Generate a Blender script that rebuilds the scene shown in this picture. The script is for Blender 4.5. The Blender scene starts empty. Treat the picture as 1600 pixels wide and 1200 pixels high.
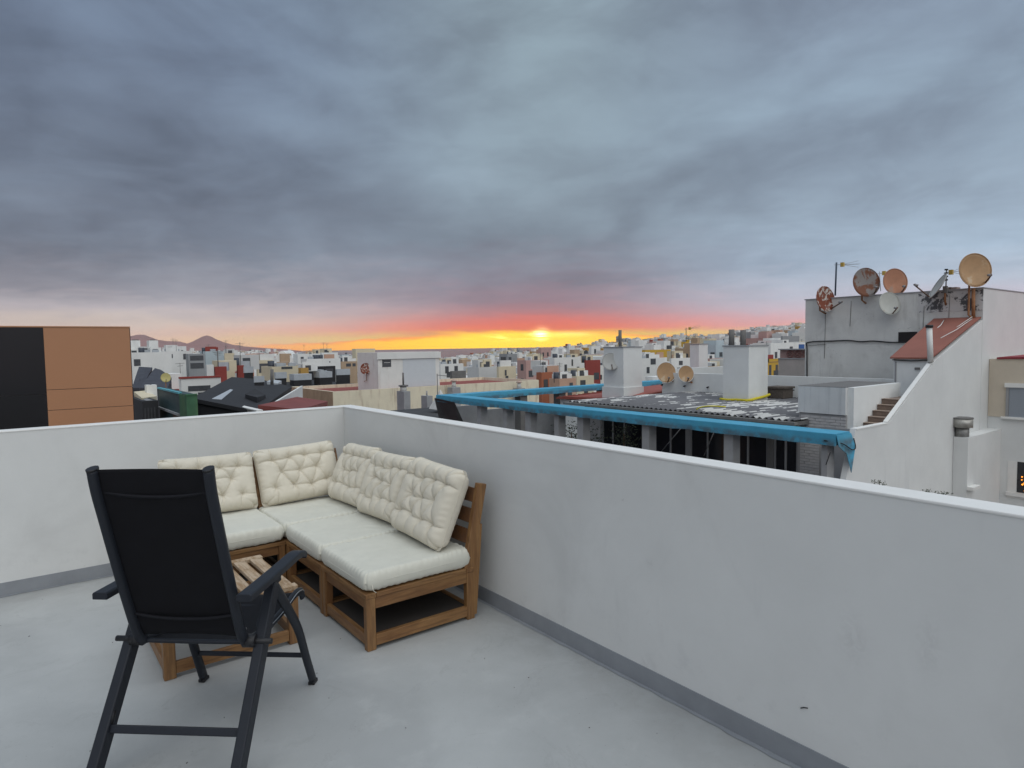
import bpy, bmesh, math, random
import numpy as np
from mathutils import Vector, Matrix, noise as mnoise

SC = bpy.context.scene
COL = SC.collection
PI = math.pi
R = math.radians

# ------------------------------------------------------------------ camera
# World frame: the inside corner of the terrace parapet is the origin, the right-hand
# parapet runs along -Y, the left-hand one along -X, the terrace floor is z = 0.
FPX, PITCH, ROLL, YAW = 1015.034, 0.0589546, 0.0150496, 0.6555927
H = 1.62
WALL_H, WALL_T, SKIRT = 1.10622, 0.1148, 0.0915
_U = np.array([-math.sin(YAW), math.cos(YAW), 0.0])
_V = np.array([math.cos(YAW), math.sin(YAW), 0.0])
CAM = np.array([-2.30888, -5.45508, H])

def ray(px, py):
    u, w = px - 800, py - 600
    c, s = math.cos(ROLL), math.sin(ROLL)
    a, b = c * u - s * w, s * u + c * w
    x, z, y = a / FPX, -b / FPX, 1.0
    Y = y * math.cos(PITCH) + z * math.sin(PITCH)
    Z = -y * math.sin(PITCH) + z * math.cos(PITCH)
    d = np.array([x, Y, Z])
    return np.array([d @ _V, d @ _U, d[2]])

def atx(px, py, x):
    d = ray(px, py); return CAM + d * (x - CAM[0]) / d[0]
def aty(px, py, y):
    d = ray(px, py); return CAM + d * (y - CAM[1]) / d[1]
def atz(px, py, z):
    d = ray(px, py); return CAM + d * (z - CAM[2]) / d[2]
def atd(px, py, D):
    d = ray(px, py); return CAM + d * D / math.hypot(d[0], d[1])

cam_d = bpy.data.cameras.new('camera')
cam = bpy.data.objects.new('camera', cam_d)
COL.objects.link(cam)
fwd = ray(800, 600)
rt = (ray(801, 600) - fwd); up = -(ray(800, 601) - fwd)
rt /= np.linalg.norm(rt); up /= np.linalg.norm(up); fwd = fwd / np.linalg.norm(fwd)
cam.matrix_world = Matrix(((rt[0], up[0], -fwd[0], CAM[0]), (rt[1], up[1], -fwd[1], CAM[1]),
                           (rt[2], up[2], -fwd[2], CAM[2]), (0, 0, 0, 1)))
cam_d.sensor_width = 36; cam_d.lens = 36 * FPX / 1600
cam_d.clip_start = 0.05; cam_d.clip_end = 80000
SC.camera = cam

# ------------------------------------------------------------------ exposure
SC.view_settings.view_transform = 'Standard'
SC.view_settings.look = 'None'
SC.view_settings.gamma = 1.0
SC.view_settings.use_curve_mapping = False
SC.view_settings.exposure = 0.25

def srgb(r, g, b):
    f = lambda c: ((c / 255 + .055) / 1.055) ** 2.4 if c > 10 else c / 255 / 12.92
    return (f(r), f(g), f(b), 1)

# ------------------------------------------------------------------ node helper
class NT:
    def __init__(s, tree): s.t = tree
    def n(s, typ, **kw):
        nd = s.t.nodes.new(typ)
        for k, v in kw.items(): setattr(nd, k, v)
        return nd
    def l(s, a, b): s.t.links.new(a, b)
    def put(s, sock, v):
        if hasattr(v, 'links') or isinstance(v, bpy.types.NodeSocket): s.l(v, sock)
        else: sock.default_value = v
    def m(s, op, a, b=None, c=None, clamp=False):
        nd = s.n('ShaderNodeMath', operation=op, use_clamp=clamp)
        s.put(nd.inputs[0], a)
        if b is not None: s.put(nd.inputs[1], b)
        if c is not None: s.put(nd.inputs[2], c)
        return nd.outputs[0]
    def mix(s, f, a, b, mode='MIX'):
        nd = s.n('ShaderNodeMix', data_type='RGBA', blend_type=mode)
        s.put(nd.inputs[0], f); s.put(nd.inputs[6], a); s.put(nd.inputs[7], b)
        return nd.outputs[2]
    def ramp(s, f, stops, interp='LINEAR'):
        nd = s.n('ShaderNodeValToRGB'); cr = nd.color_ramp; cr.interpolation = interp
        while len(cr.elements) < len(stops): cr.elements.new(1.0)
        for e, (p, c) in zip(cr.elements, stops):
            e.position = p; e.color = c if len(c) == 4 else (*c, 1)
        s.put(nd.inputs[0], f)
        return nd.outputs[0]
    def noise(s, vec, scale, detail=4, rough=.5, dist=0.0, dim='3D'):
        nd = s.n('ShaderNodeTexNoise', noise_dimensions=dim)
        if vec is not None: s.l(vec, nd.inputs['Vector'])
        nd.inputs['Scale'].default_value = scale; nd.inputs['Detail'].default_value = detail
        nd.inputs['Roughness'].default_value = rough; nd.inputs['Distortion'].default_value = dist
        return nd.outputs[0]
    def mapr(s, v, a, b, c=0.0, d=1.0, smooth=True):
        nd = s.n('ShaderNodeMapRange', interpolation_type='SMOOTHSTEP' if smooth else 'LINEAR')
        s.put(nd.inputs[0], v)
        for i, q in enumerate((a, b, c, d)): nd.inputs[i + 1].default_value = q
        return nd.outputs[0]
    def comb(s, x, y, z):
        nd = s.n('ShaderNodeCombineXYZ')
        for i, q in enumerate((x, y, z)): s.put(nd.inputs[i], q)
        return nd.outputs[0]

# ------------------------------------------------------------------ world: overcast dusk sky with a gap at the horizon
world = bpy.data.worlds.new('World'); SC.world = world; world.use_nodes = True
W = NT(world.node_tree)
for nd in list(world.node_tree.nodes): world.node_tree.nodes.remove(nd)
SUN_AZ = math.atan2(ray(845, 530)[1], ray(845, 530)[0])          # azimuth of the setting sun
tc = W.n('ShaderNodeTexCoord')
rot = W.n('ShaderNodeVectorRotate', rotation_type='Z_AXIS')       # bring the sunset to +X
W.l(tc.outputs['Generated'], rot.inputs['Vector']); rot.inputs['Angle'].default_value = -SUN_AZ
sep = W.n('ShaderNodeSeparateXYZ'); W.l(rot.outputs[0], sep.inputs[0])
dx, dy, dz = sep.outputs
az = W.m('ARCTAN2', dy, dx)                                       # + = left of the sun
hor = W.m('SQRT', W.m('ADD', W.m('MULTIPLY', dx, dx), W.m('MULTIPLY', dy, dy)))
t0 = W.m('DIVIDE', dz, W.m('MAXIMUM', hor, .02))
tcl = W.m('MAXIMUM', t0, 0.0)
# cloud layer coordinates: a flat sheet overhead
den = W.m('ADD', W.m('MAXIMUM', dz, 0.0), .10)
cx = W.m('DIVIDE', dx, den); cy = W.m('DIVIDE', dy, den)
cvec = W.comb(cx, cy, 0.0)
cvs = W.comb(W.m('ADD', cx, 3.1), W.m('MULTIPLY', cy, .62), 4.0)
n_big = W.noise(cvs, .55, 3, .45, .3)
n_mid = W.noise(cvs, 1.5, 7, .52, .25)
n_det = W.noise(W.comb(cx, cy, 7.3), 4.2, 6, .55, .2)
def gauss(az0, t_0, sa, st, slope=0.0):
    a = W.m('SUBTRACT', az, az0)
    b = W.m('SUBTRACT', W.m('SUBTRACT', tcl, t_0), W.m('MULTIPLY', a, slope))
    a = W.m('DIVIDE', a, sa); b = W.m('DIVIDE', b, st)
    e = W.m('ADD', W.m('MULTIPLY', a, a), W.m('MULTIPLY', b, b))
    return W.m('POWER', 2.718, W.m('MULTIPLY', e, -1.0))
def AZ(px): return -(math.atan((px - 800) / FPX) - math.atan(45 / FPX))
def TT(py, px=800): return (545 - py) / FPX * math.cos(math.atan((px - 800) / FPX))
dvec = W.comb(W.m('ADD', dx, .37), W.m('MULTIPLY', dy, 1.0), W.m('MULTIPLY', W.m('ADD', dz, W.m('MULTIPLY', dy, .05)), 2.1))
n_bil = W.noise(dvec, 2.6, 8, .50, .55)
n_soft = W.noise(dvec, 1.3, 3, .5, .3)
field = W.m('MULTIPLY_ADD', n_big, .36, -.18)
field = W.m('ADD', field, W.m('MULTIPLY_ADD', n_mid, .38, -.19))
field = W.m('ADD', field, W.m('MULTIPLY_ADD', n_det, .40, -.20))
n_lmp = W.noise(dvec, 6.5, 7, .55, .5)
field = W.m('ADD', field, W.m('MULTIPLY_ADD', n_bil, .55, -.275))
field = W.m('ADD', field, W.m('MULTIPLY_ADD', W.mapr(n_bil, .38, .60), .32, -.16))
field = W.m('ADD', field, W.m('MULTIPLY_ADD', W.mapr(n_lmp, .36, .66), .26, -.13))
field = W.m('ADD', field, W.m('MULTIPLY_ADD', n_soft, .6, -.3))
for (px, py, sx, sy, sl, am) in [(150, 100, .26, .12, .10, -.26), (300, 195, .09, .028, 0, -.30), (560, 330, .26, .050, .16, -.40), (330, 300, .2, .05, .1, -.16),
                                 (500, 212, .13, .024, .05, .30), (760, 290, .10, .028, .25, .24), (640, 70, .26, .13, 0, .0), (760, 130, .16, .09, 0, -.17), (250, 240, .12, .03, .1, .14), (240, 165, .06, .03, 0, .14),
                                 (300, 400, .3, .05, .0, -.14), (1200, 250, .3, .05, 0, .08), (1180, 195, .08, .025, -.1, .16), (1180, 100, .3, .06, 0, -.05),
                                 (1150, 372, .13, .020, .05, .22), (1400, 200, .12, .03, 0, -.18), (650, 470, .3, .013, .03, -.18), (960, 445, .2, .012, 0, -.14),
                                 (950, 300, .12, .04, 0, -.10), (1480, 400, .12, .02, 0, .12), (90, 470, .14, .012, .05, .30), (110, 497, .12, .006, .0, -.35), (560, 410, .2, .012, .04, .16)]:
    field = W.m('ADD', field, W.m('MULTIPLY', gauss(AZ(px), TT(py, px), sx, sy, sl), am))
fade = W.mapr(tcl, .015, .13)
field = W.m('MULTIPLY', field, W.m('MULTIPLY_ADD', fade, .85, .15))
# colour against elevation (fac = sqrt(t/.6)), in three directions
jit = W.noise(W.comb(W.m('MULTIPLY', az, 9.0), W.m('MULTIPLY', tcl, 46.0), 2.0), 1.3, 6, .6, .5)
tj = W.m('ADD', tcl, W.m('MULTIPLY', W.m('SUBTRACT', jit, .5), W.m('MULTIPLY_ADD', fade, .05, .017)))
fac = W.m('SQRT', W.m('DIVIDE', W.m('MAXIMUM', tj, 0.0), .6), clamp=True)
def S(*st): return [(math.sqrt(max(t, 0) / .6), srgb(*c)) for t, c in st]
sunr = W.ramp(fac, S((0, (255, 130, 25)), (.0035, (255, 185, 10)), (.015, (255, 215, 10)), (.021, (255, 170, 50)), (.026, (246, 126, 86)),
                     (.036, (214, 122, 114)), (.048, (176, 124, 128)), (.068, (150, 124, 134)), (.10, (128, 122, 134)),
                     (.17, (122, 133, 145)), (.30, (134, 149, 161)), (.6, (142, 160, 171))))
leftr = W.ramp(fac, S((0, (240, 180, 150)), (.02, (228, 198, 180)), (.038, (214, 198, 188)), (.058, (184, 176, 180)), (.08, (152, 151, 160)),
                      (.14, (120, 128, 142)), (.25, (117, 129, 146)), (.42, (118, 133, 154)), (.6, (116, 132, 152))))
rightr = W.ramp(fac, S((0, (250, 180, 160)), (.02, (232, 186, 190)), (.045, (206, 196, 208)), (.075, (180, 189, 204)), (.115, (155, 171, 189)),
                       (.19, (138, 152, 168)), (.33, (136, 152, 169)), (.6, (134, 148, 168))))
side = W.mapr(az, -.34, .34)
base = W.mix(side, rightr, leftr)
aa = W.m('DIVIDE', az, W.m('MULTIPLY_ADD', W.m('SUBTRACT', 0.0, W.mapr(tcl, .0, .06)), .10, .36))
w_s = W.m('POWER', 2.718, W.m('MULTIPLY', W.m('MULTIPLY', aa, aa), -1.0))
base = W.mix(w_s, base, sunr)
# red flush reaching up over the sun
glow = W.m('MULTIPLY', gauss(AZ(800), .032, .20, .016), .45)
base = W.mix(glow, base, srgb(246, 106, 70))
# thin yellow-orange gap along the horizon, wider on the left
gapw = W.m('POWER', 2.718, W.m('MULTIPLY', W.m('MULTIPLY', W.m('DIVIDE', W.m('SUBTRACT', az, .05), .33), W.m('DIVIDE', W.m('SUBTRACT', az, .05), .33)), -1.0))
gtop = W.m('MULTIPLY_ADD', gapw, .022, .001)
gjit = W.m('ADD', tcl, W.m('MULTIPLY', W.m('SUBTRACT', jit, .5), .02))
gapm = W.m('MULTIPLY', W.m('SUBTRACT', 1.0, W.m('DIVIDE', gjit, gtop), clamp=True), 3.2, clamp=True)
gcol = W.mix(W.m('MULTIPLY', gauss(AZ(820), .012, .26, .06), 1.0, clamp=True), (1.25, .40, .03, 1), (1.7, 1.0, .0, 1))
edge_ = W.m('MULTIPLY', W.mapr(W.m('DIVIDE', gjit, gtop), .45, .85), W.mapr(gauss(AZ(830), .012, .16, .08), .9, .2))
gcol = W.mix(edge_, gcol, (1.25, .30, .06, 1))
base = W.mix(W.m('MULTIPLY', gapm, W.m('MULTIPLY', gapw, 1.25, clamp=True)), base, gcol)
# cloud light and dark
cl = W.m('ADD', 1.02, W.m('MULTIPLY', field, .58))
hue = W.mix(W.m('MULTIPLY_ADD', field, 1.2, .5, clamp=True), (1.0, .985, 1.005, 1), (.985, 1.005, 1.0, 1))
col = W.mix(1.0, base, hue, 'MULTIPLY')
vm = W.n('ShaderNodeVectorMath', operation='SCALE'); W.l(col, vm.inputs[0]); W.l(cl, vm.inputs['Scale'])
col = vm.outputs[0]
# the last of the sun in the gap
s1 = W.m('MULTIPLY', gauss(AZ(845), .0155, .0095, .0075), 5.0)
s2 = W.m('MULTIPLY', gauss(AZ(800), .013, .05, .0045), .9)
s3 = W.m('MULTIPLY', gauss(AZ(890), .017, .06, .004), .5)
sb = W.m('MULTIPLY', W.m('ADD', s1, W.m('ADD', s2, s3)), W.mapr(jit, .38, .55))
addn = W.n('ShaderNodeVectorMath', operation='SCALE'); addn.inputs[0].default_value = (1.0, .86, .34); W.l(sb, addn.inputs['Scale'])
va = W.n('ShaderNodeVectorMath', operation='ADD'); W.l(col, va.inputs[0]); W.l(addn.outputs[0], va.inputs[1])
# an overcast sky grows brighter towards the zenith
ov = W.m('MULTIPLY_ADD', W.mapr(dz, .5, 1.0), .75, 1.0)
vz = W.n('ShaderNodeVectorMath', operation='SCALE'); W.l(va.outputs[0], vz.inputs[0]); W.l(ov, vz.inputs['Scale'])
below = W.m('LESS_THAN', dz, -.0065)
fincol = W.mix(below, vz.outputs[0], srgb(95, 88, 96))
bg = W.n('ShaderNodeBackground'); W.l(fincol, bg.inputs[0]); bg.inputs[1].default_value = .845
sky = W.n('ShaderNodeTexSky', sky_type='NISHITA'); sky.sun_disc = False
sky.sun_elevation = R(58); sky.sun_rotation = R(164)
bg2 = W.n('ShaderNodeBackground'); W.l(sky.outputs[0], bg2.inputs[0]); bg2.inputs[1].default_value = .0015
ad = W.n('ShaderNodeAddShader'); W.l(bg.outputs[0], ad.inputs[0]); W.l(bg2.outputs[0], ad.inputs[1])
wo = W.n('ShaderNodeOutputWorld'); W.l(ad.outputs[0], wo.inputs[0])
world.cycles.sampling_method = 'MANUAL'; world.cycles.sample_map_resolution = 1024

# soft overcast light from high behind the camera
sl = bpy.data.lights.new('sun', 'SUN'); sl.energy = 1.5; sl.angle = R(96); sl.color = (1.0, .97, .88)
so = bpy.data.objects.new('sun', sl); COL.objects.link(so)
so.rotation_euler = Vector((-.12, -.62, 1.0)).to_track_quat('Z', 'Y').to_euler()
SC.cycles.max_bounces = 6
SC.cycles.diffuse_bounces = 3

# ------------------------------------------------------------------ materials
MATS = {}
def mat(name, c, rough=.8, var=.08, vs=3.0, bump=0.0, bs=40.0, metal=0.0, spec=None, fn=None, c2=None, c2s=None):
    """procedural surface: base colour with soft mottling, optional second colour for wear"""
    if name in MATS: return MATS[name]
    m = bpy.data.materials.new(name); m.use_nodes = True
    T = NT(m.node_tree); b = m.node_tree.nodes['Principled BSDF']
    tcn = T.n('ShaderNodeTexCoord'); v = tcn.outputs['Object']
    c = tuple(c[:3])
    nz = T.noise(v, vs, 5, .6)
    lo = tuple(max(0, q * (1 - var)) for q in c) + (1,); hi = tuple(min(1, q * (1 + var)) for q in c) + (1,)
    colr = T.ramp(nz, [(.3, lo), (.7, hi)])
    if c2 is not None:
        n2 = T.noise(v, (c2s or (2.5, .55, .62))[0], 6, .6)
        k = T.mapr(n2, c2s[1] if c2s else .55, c2s[2] if c2s else .62)
        colr = T.mix(k, colr, (*c2[:3], 1))
    if fn: colr = fn(T, v, colr, b)
    T.put(b.inputs['Base Color'], colr)
    b.inputs['Roughness'].default_value = rough; b.inputs['Metallic'].default_value = metal
    if spec is not None: b.inputs['Specular IOR Level'].default_value = spec
    if bump:
        bp = T.n('ShaderNodeBump'); bp.inputs['Strength'].default_value = 1.0; bp.inputs['Distance'].default_value = bump
        T.l(T.noise(v, bs, 4, .6), bp.inputs['Height']); T.l(bp.outputs[0], b.inputs['Normal'])
    MATS[name] = m
    return m

def streaks(dark, amt, sc=2.2, zs=.10, thr=.52, col=(.12, .10, .09, 1)):
    """rain streaks running down a wall"""
    def f(T, v, c, b):
        s = T.n('ShaderNodeSeparateXYZ'); T.l(v, s.inputs[0])
        vv = T.comb(T.m('MULTIPLY', T.m('ADD', s.outputs[0], s.outputs[1]), sc), T.m('MULTIPLY', s.outputs[2], zs * sc), 1.0)
        n = T.noise(vv, 1.7, 7, .68)
        k = T.m('MULTIPLY', T.mapr(n, thr, .80), amt)
        return T.mix(k, c, col)
    return f

def f_floor(T, v, c, b):
    n1 = T.noise(v, .9, 6, .6, .6); n2 = T.noise(v, 5.0, 6, .7, .3); n3 = T.noise(v, 90, 2, .5)
    c = T.mix(T.m('MULTIPLY', T.mapr(n1, .40, .64), .45), c, (.29, .295, .295, 1))
    c = T.mix(T.m('MULTIPLY', T.mapr(n2, .52, .72), .35), c, (.47, .48, .47, 1))
    c = T.mix(T.m('MULTIPLY', T.mapr(n3, .70, .76), .5), c, (.16, .15, .14, 1))
    n4 = T.noise(v, 2.3, 7, .72, 1.8)
    c = T.mix(T.m('MULTIPLY', T.mapr(n4, .585, .60), T.m('MULTIPLY', T.mapr(n4, .64, .60), .22)), c, (.26, .26, .255, 1))
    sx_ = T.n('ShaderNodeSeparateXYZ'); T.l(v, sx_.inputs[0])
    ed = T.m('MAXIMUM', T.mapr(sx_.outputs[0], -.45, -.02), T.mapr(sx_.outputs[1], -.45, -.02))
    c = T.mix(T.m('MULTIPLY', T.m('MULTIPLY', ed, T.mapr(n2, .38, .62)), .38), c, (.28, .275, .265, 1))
    rg = T.m('MULTIPLY_ADD', n2, .3, .38)
    T.l(rg, b.inputs['Roughness'])
    return c
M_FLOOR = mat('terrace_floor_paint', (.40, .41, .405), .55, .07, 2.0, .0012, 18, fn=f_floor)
def f_wallw(T, v, c, b):
    n1 = T.noise(v, 1.3, 6, .6, .8)
    c = T.mix(T.m('MULTIPLY', T.mapr(n1, .48, .72), .26), c, (.46, .46, .45, 1))
    n5 = T.noise(v, 22, 4, .7, 1.5); n6 = T.noise(v, 1.9, 3, .5)
    s0 = T.n('ShaderNodeSeparateXYZ'); T.l(v, s0.inputs[0])
    for (yy_, zz_, ry_, rz_, am_) in ((-4.412, 0.565, .05, .09, .09), (-4.644, 0.627, .035, .09, .09), (-3.483, 0.599, .02, .02, .10)):
        a_ = T.m('DIVIDE', T.m('SUBTRACT', s0.outputs[1], yy_), ry_); b_ = T.m('DIVIDE', T.m('SUBTRACT', s0.outputs[2], zz_), rz_)
        g_ = T.m('POWER', 2.718, T.m('MULTIPLY', T.m('ADD', T.m('MULTIPLY', a_, a_), T.m('MULTIPLY', b_, b_)), -1.0))
        c = T.mix(T.m('MULTIPLY', T.m('MULTIPLY', g_, T.mapr(n5, .3, .65)), am_ * 2.2), c, (.33, .32, .32, 1))
    c = T.mix(T.m('MULTIPLY', T.m('MULTIPLY', T.mapr(n5, .66, .72), T.mapr(n6, .52, .62)), .35), c, (.42, .41, .40, 1))
    s = T.n('ShaderNodeSeparateXYZ'); T.l(v, s.inputs[0])
    n2 = T.noise(T.comb(T.m('MULTIPLY', s.outputs[0], 6), T.m('MULTIPLY', s.outputs[1], 6), T.m('MULTIPLY', s.outputs[2], 1.2)), 1, 6, .6)
    c = T.mix(T.m('MULTIPLY', T.mapr(n2, .60, .78), .14), c, (.35, .35, .35, 1))
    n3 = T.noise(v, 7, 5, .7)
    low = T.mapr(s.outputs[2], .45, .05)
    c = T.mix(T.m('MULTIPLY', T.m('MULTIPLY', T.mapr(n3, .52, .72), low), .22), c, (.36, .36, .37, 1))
    return c
M_WALL = mat('parapet_white', (.665, .67, .655), .75, .03, 3, .0005, 40, fn=f_wallw)
M_SKIRT = mat('skirting_grey', (.25, .265, .285), .6, .10, 6, .001, 30)
M_CAP = mat('coping_white', (.76, .755, .73), .7, .03, 5, .001, 50)

def f_wood(stretch):
    def f(T, v, c, b):
        mp = T.n('ShaderNodeMapping'); T.l(v, mp.inputs[0]); mp.inputs['Scale'].default_value = stretch
        n = T.noise(mp.outputs[0], 9, 6, .65, .5); k = T.noise(mp.outputs[0], 38, 3, .6)
        c = T.mix(T.mapr(n, .35, .7), c, (.15, .062, .020, 1))
        c = T.mix(T.m('MULTIPLY', T.mapr(k, .45, .62), .45), c, (.09, .038, .014, 1))
        return c
    return f
M_WOODX = mat('oiled_wood_along_x', (.27, .145, .055), .5, .14, 5, .0008, 60, fn=f_wood((.12, 1.6, 1.6)))
M_WOODY = mat('oiled_wood_along_y', (.27, .145, .055), .5, .14, 5, .0008, 60, fn=f_wood((1.6, .12, 1.6)))
M_WOODZ = mat('oiled_wood_upright', (.27, .145, .055), .5, .14, 5, .0008, 60, fn=f_wood((1.6, 1.6, .12)))
def f_worn(T, v, c, b):
    mp = T.n('ShaderNodeMapping'); T.l(v, mp.inputs[0]); mp.inputs['Scale'].default_value = (1.5, .15, 1.5)
    n = T.noise(mp.outputs[0], 16, 6, .7, .4)
    c = T.mix(T.mapr(n, .42, .6), c, (.47, .36, .25, 1))
    return T.mix(T.m('MULTIPLY', T.mapr(T.noise(v, 30, 4, .6), .5, .7), .6), c, (.18, .105, .05, 1))
M_WORN = mat('weathered_wood', (.30, .19, .10), .75, .1, 6, .001, 60, fn=f_worn)
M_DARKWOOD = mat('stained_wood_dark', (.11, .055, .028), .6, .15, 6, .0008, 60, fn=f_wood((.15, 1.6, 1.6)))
M_CUSH = mat('cushion_cotton', (.62, .61, .535), .95, .035, 9, .0007, 220, spec=.15)
M_PIL = mat('pillow_cotton', (.65, .605, .505), .95, .04, 9, .0007, 220, spec=.15)
M_TAPE = mat('cushion_cord', (.55, .53, .45), .9)
M_FRAME = mat('powder_coated_steel', (.017, .020, .027), .48, .06, 5, .0002, 200, spec=.3)
M_MESH = mat('textilene_mesh', (.0058, .0058, .0078), .75, .12, 14, .0002, 700, spec=.2)
M_SILVER = mat('bare_steel', (.55, .56, .58), .3, .03, metal=.9)
M_RUBBER = mat('black_plastic', (.012, .012, .014), .5)
M_GLASS = mat('dark_window_glass', (.020, .021, .026), .10, .05, spec=.5)
M_ALU = mat('window_frame_grey', (.30, .30, .305), .5, .05)
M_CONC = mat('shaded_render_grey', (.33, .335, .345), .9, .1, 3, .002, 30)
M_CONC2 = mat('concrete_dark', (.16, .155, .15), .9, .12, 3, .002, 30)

def f_agedwall(T, v, c, b):
    c = streaks(0, .38, 2.6, .12, .56, (.25, .235, .215, 1))(T, v, c, b)
    n = T.noise(v, 1.1, 7, .65, .5)
    c = T.mix(T.m('MULTIPLY', T.mapr(n, .50, .66), .35), c, (.44, .43, .41, 1))
    n2 = T.noise(v, 9, 7, .75, .4); n3 = T.noise(v, .7, 2, .5)
    k = T.m('MULTIPLY', T.mapr(n2, .62, .66), T.mapr(n3, .5, .62))
    return T.mix(T.m('MULTIPLY', k, .65), c, (.20, .19, .18, 1))
M_AGED = mat('aged_white_wall', (.66, .655, .63), .9, .06, 2, .003, 25, fn=f_agedwall)
def f_peel(T, v, c, b):
    n2 = T.noise(v, 2.6, 7, .7, .5)
    return T.mix(T.mapr(n2, .50, .54), c, (.10, .10, .105, 1))
M_PEEL = mat('peeling_wall', (.58, .57, .56), .9, .06, 2, .003, 25, fn=f_peel)
M_SIDE = mat('bluish_white_wall', (.69, .70, .69), .85, .05, 1.2, .002, 30, fn=streaks(0, .22, 1.6, .10, .56, (.36, .38, .40, 1)))
M_WHITE = mat('white_render', (.74, .75, .735), .85, .04, 2, .002, 30, fn=streaks(0, .22, 3, .12, .55, (.36, .36, .35, 1)))
M_STREAK = mat('streaked_white_render', (.64, .645, .64), .85, .05, 3, .002, 30, fn=streaks(0, .5, 6, .05, .48, (.30, .31, .33, 1)))
def f_tarp(T, v, c, b):
    n = T.noise(v, 1.8, 6, .6, .6)
    c = T.mix(T.m('MULTIPLY', T.mapr(n, .45, .75), .5), c, (.07, .37, .48, 1))
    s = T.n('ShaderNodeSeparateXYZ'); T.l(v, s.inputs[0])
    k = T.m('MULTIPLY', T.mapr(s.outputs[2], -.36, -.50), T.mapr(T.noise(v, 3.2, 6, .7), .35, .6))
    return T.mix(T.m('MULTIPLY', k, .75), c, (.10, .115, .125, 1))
M_TARP = mat('blue_tarpaulin', (.065, .34, .52), .6, .10, 3, .004, 12, fn=f_tarp)
M_DTARP = mat('dark_tarpaulin', (.055, .055, .058), .6, .2, 3, .004, 12)
def f_corr(T, v, c, b):
    s = T.n('ShaderNodeSeparateXYZ'); T.l(v, s.inputs[0])
    row = T.m('FLOOR', T.m('MULTIPLY', s.outputs[1], 1 / .17))
    vv = T.comb(T.m('MULTIPLY', s.outputs[0], .75), T.m('MULTIPLY', row, .43), 0.0)
    n = T.noise(vv, 1.5, 2, .5)
    big = T.noise(v, .45, 3, .5)
    k = T.m('ADD', n, T.m('MULTIPLY', T.m('SUBTRACT', big, .5), .75))
    return T.mix(T.mapr(k, .555, .575), c, (.60, .60, .58, 1))
M_CORR = mat('fibre_cement_sheet', (.155, .155, .165), .85, .12, 5, fn=f_corr)
M_REDR = mat('red_roof_coating', (.33, .085, .06), .7, .12, 1.5, .003, 30, fn=streaks(0, .35, 1.5, 1.0, .50, (.16, .05, .04, 1)))
M_REDSH = mat('brick_red_coating', (.27, .098, .070), .75, .1, 1.2, .003, 30)
M_BEIGE = mat('beige_render', (.56, .49, .395), .85, .05, 2, .002, 30)
M_SHUT = mat('roller_shutter_grey', (.30, .33, .37), .5, .04, 2)
M_BRICKW = mat('painted_brick', (.50, .485, .48), .85, .10, 7, .003, 50)
M_MORT = mat('painted_mortar', (.36, .35, .345), .9, .08)
M_STEP = mat('stair_tile_brown', (.20, .145, .115), .7, .15, 4, .001, 40)
M_YEL = mat('yellow_foam', (.62, .52, .03), .8, .15, 6)
M_WICK = mat('woven_basket', (.11, .09, .075), .9, .3, 20, .004, 60)
M_RUSTP = mat('rusty_pipe', (.32, .15, .07), .8, .3, 6)
M_PIPEW = mat('white_plastic_pipe', (.72, .72, .70), .5)
M_ORANGE = mat('orange_cladding', (.44, .215, .110), .42, .025, .7)
M_BLACKC = mat('black_cladding', (.008, .008, .010), .30, .1, 1.0)
M_REFLECT = bpy.data.materials.new('orange_reflection'); M_REFLECT.use_nodes = True
_b = M_REFLECT.node_tree.nodes['Principled BSDF']; _b.inputs['Base Color'].default_value = (.9, .35, .05, 1)
_b.inputs['Emission Color'].default_value = (1, .33, .03, 1); _b.inputs['Emission Strength'].default_value = 1.6  # emission stands in for an orange reflection in the window, no real bulbs

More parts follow.
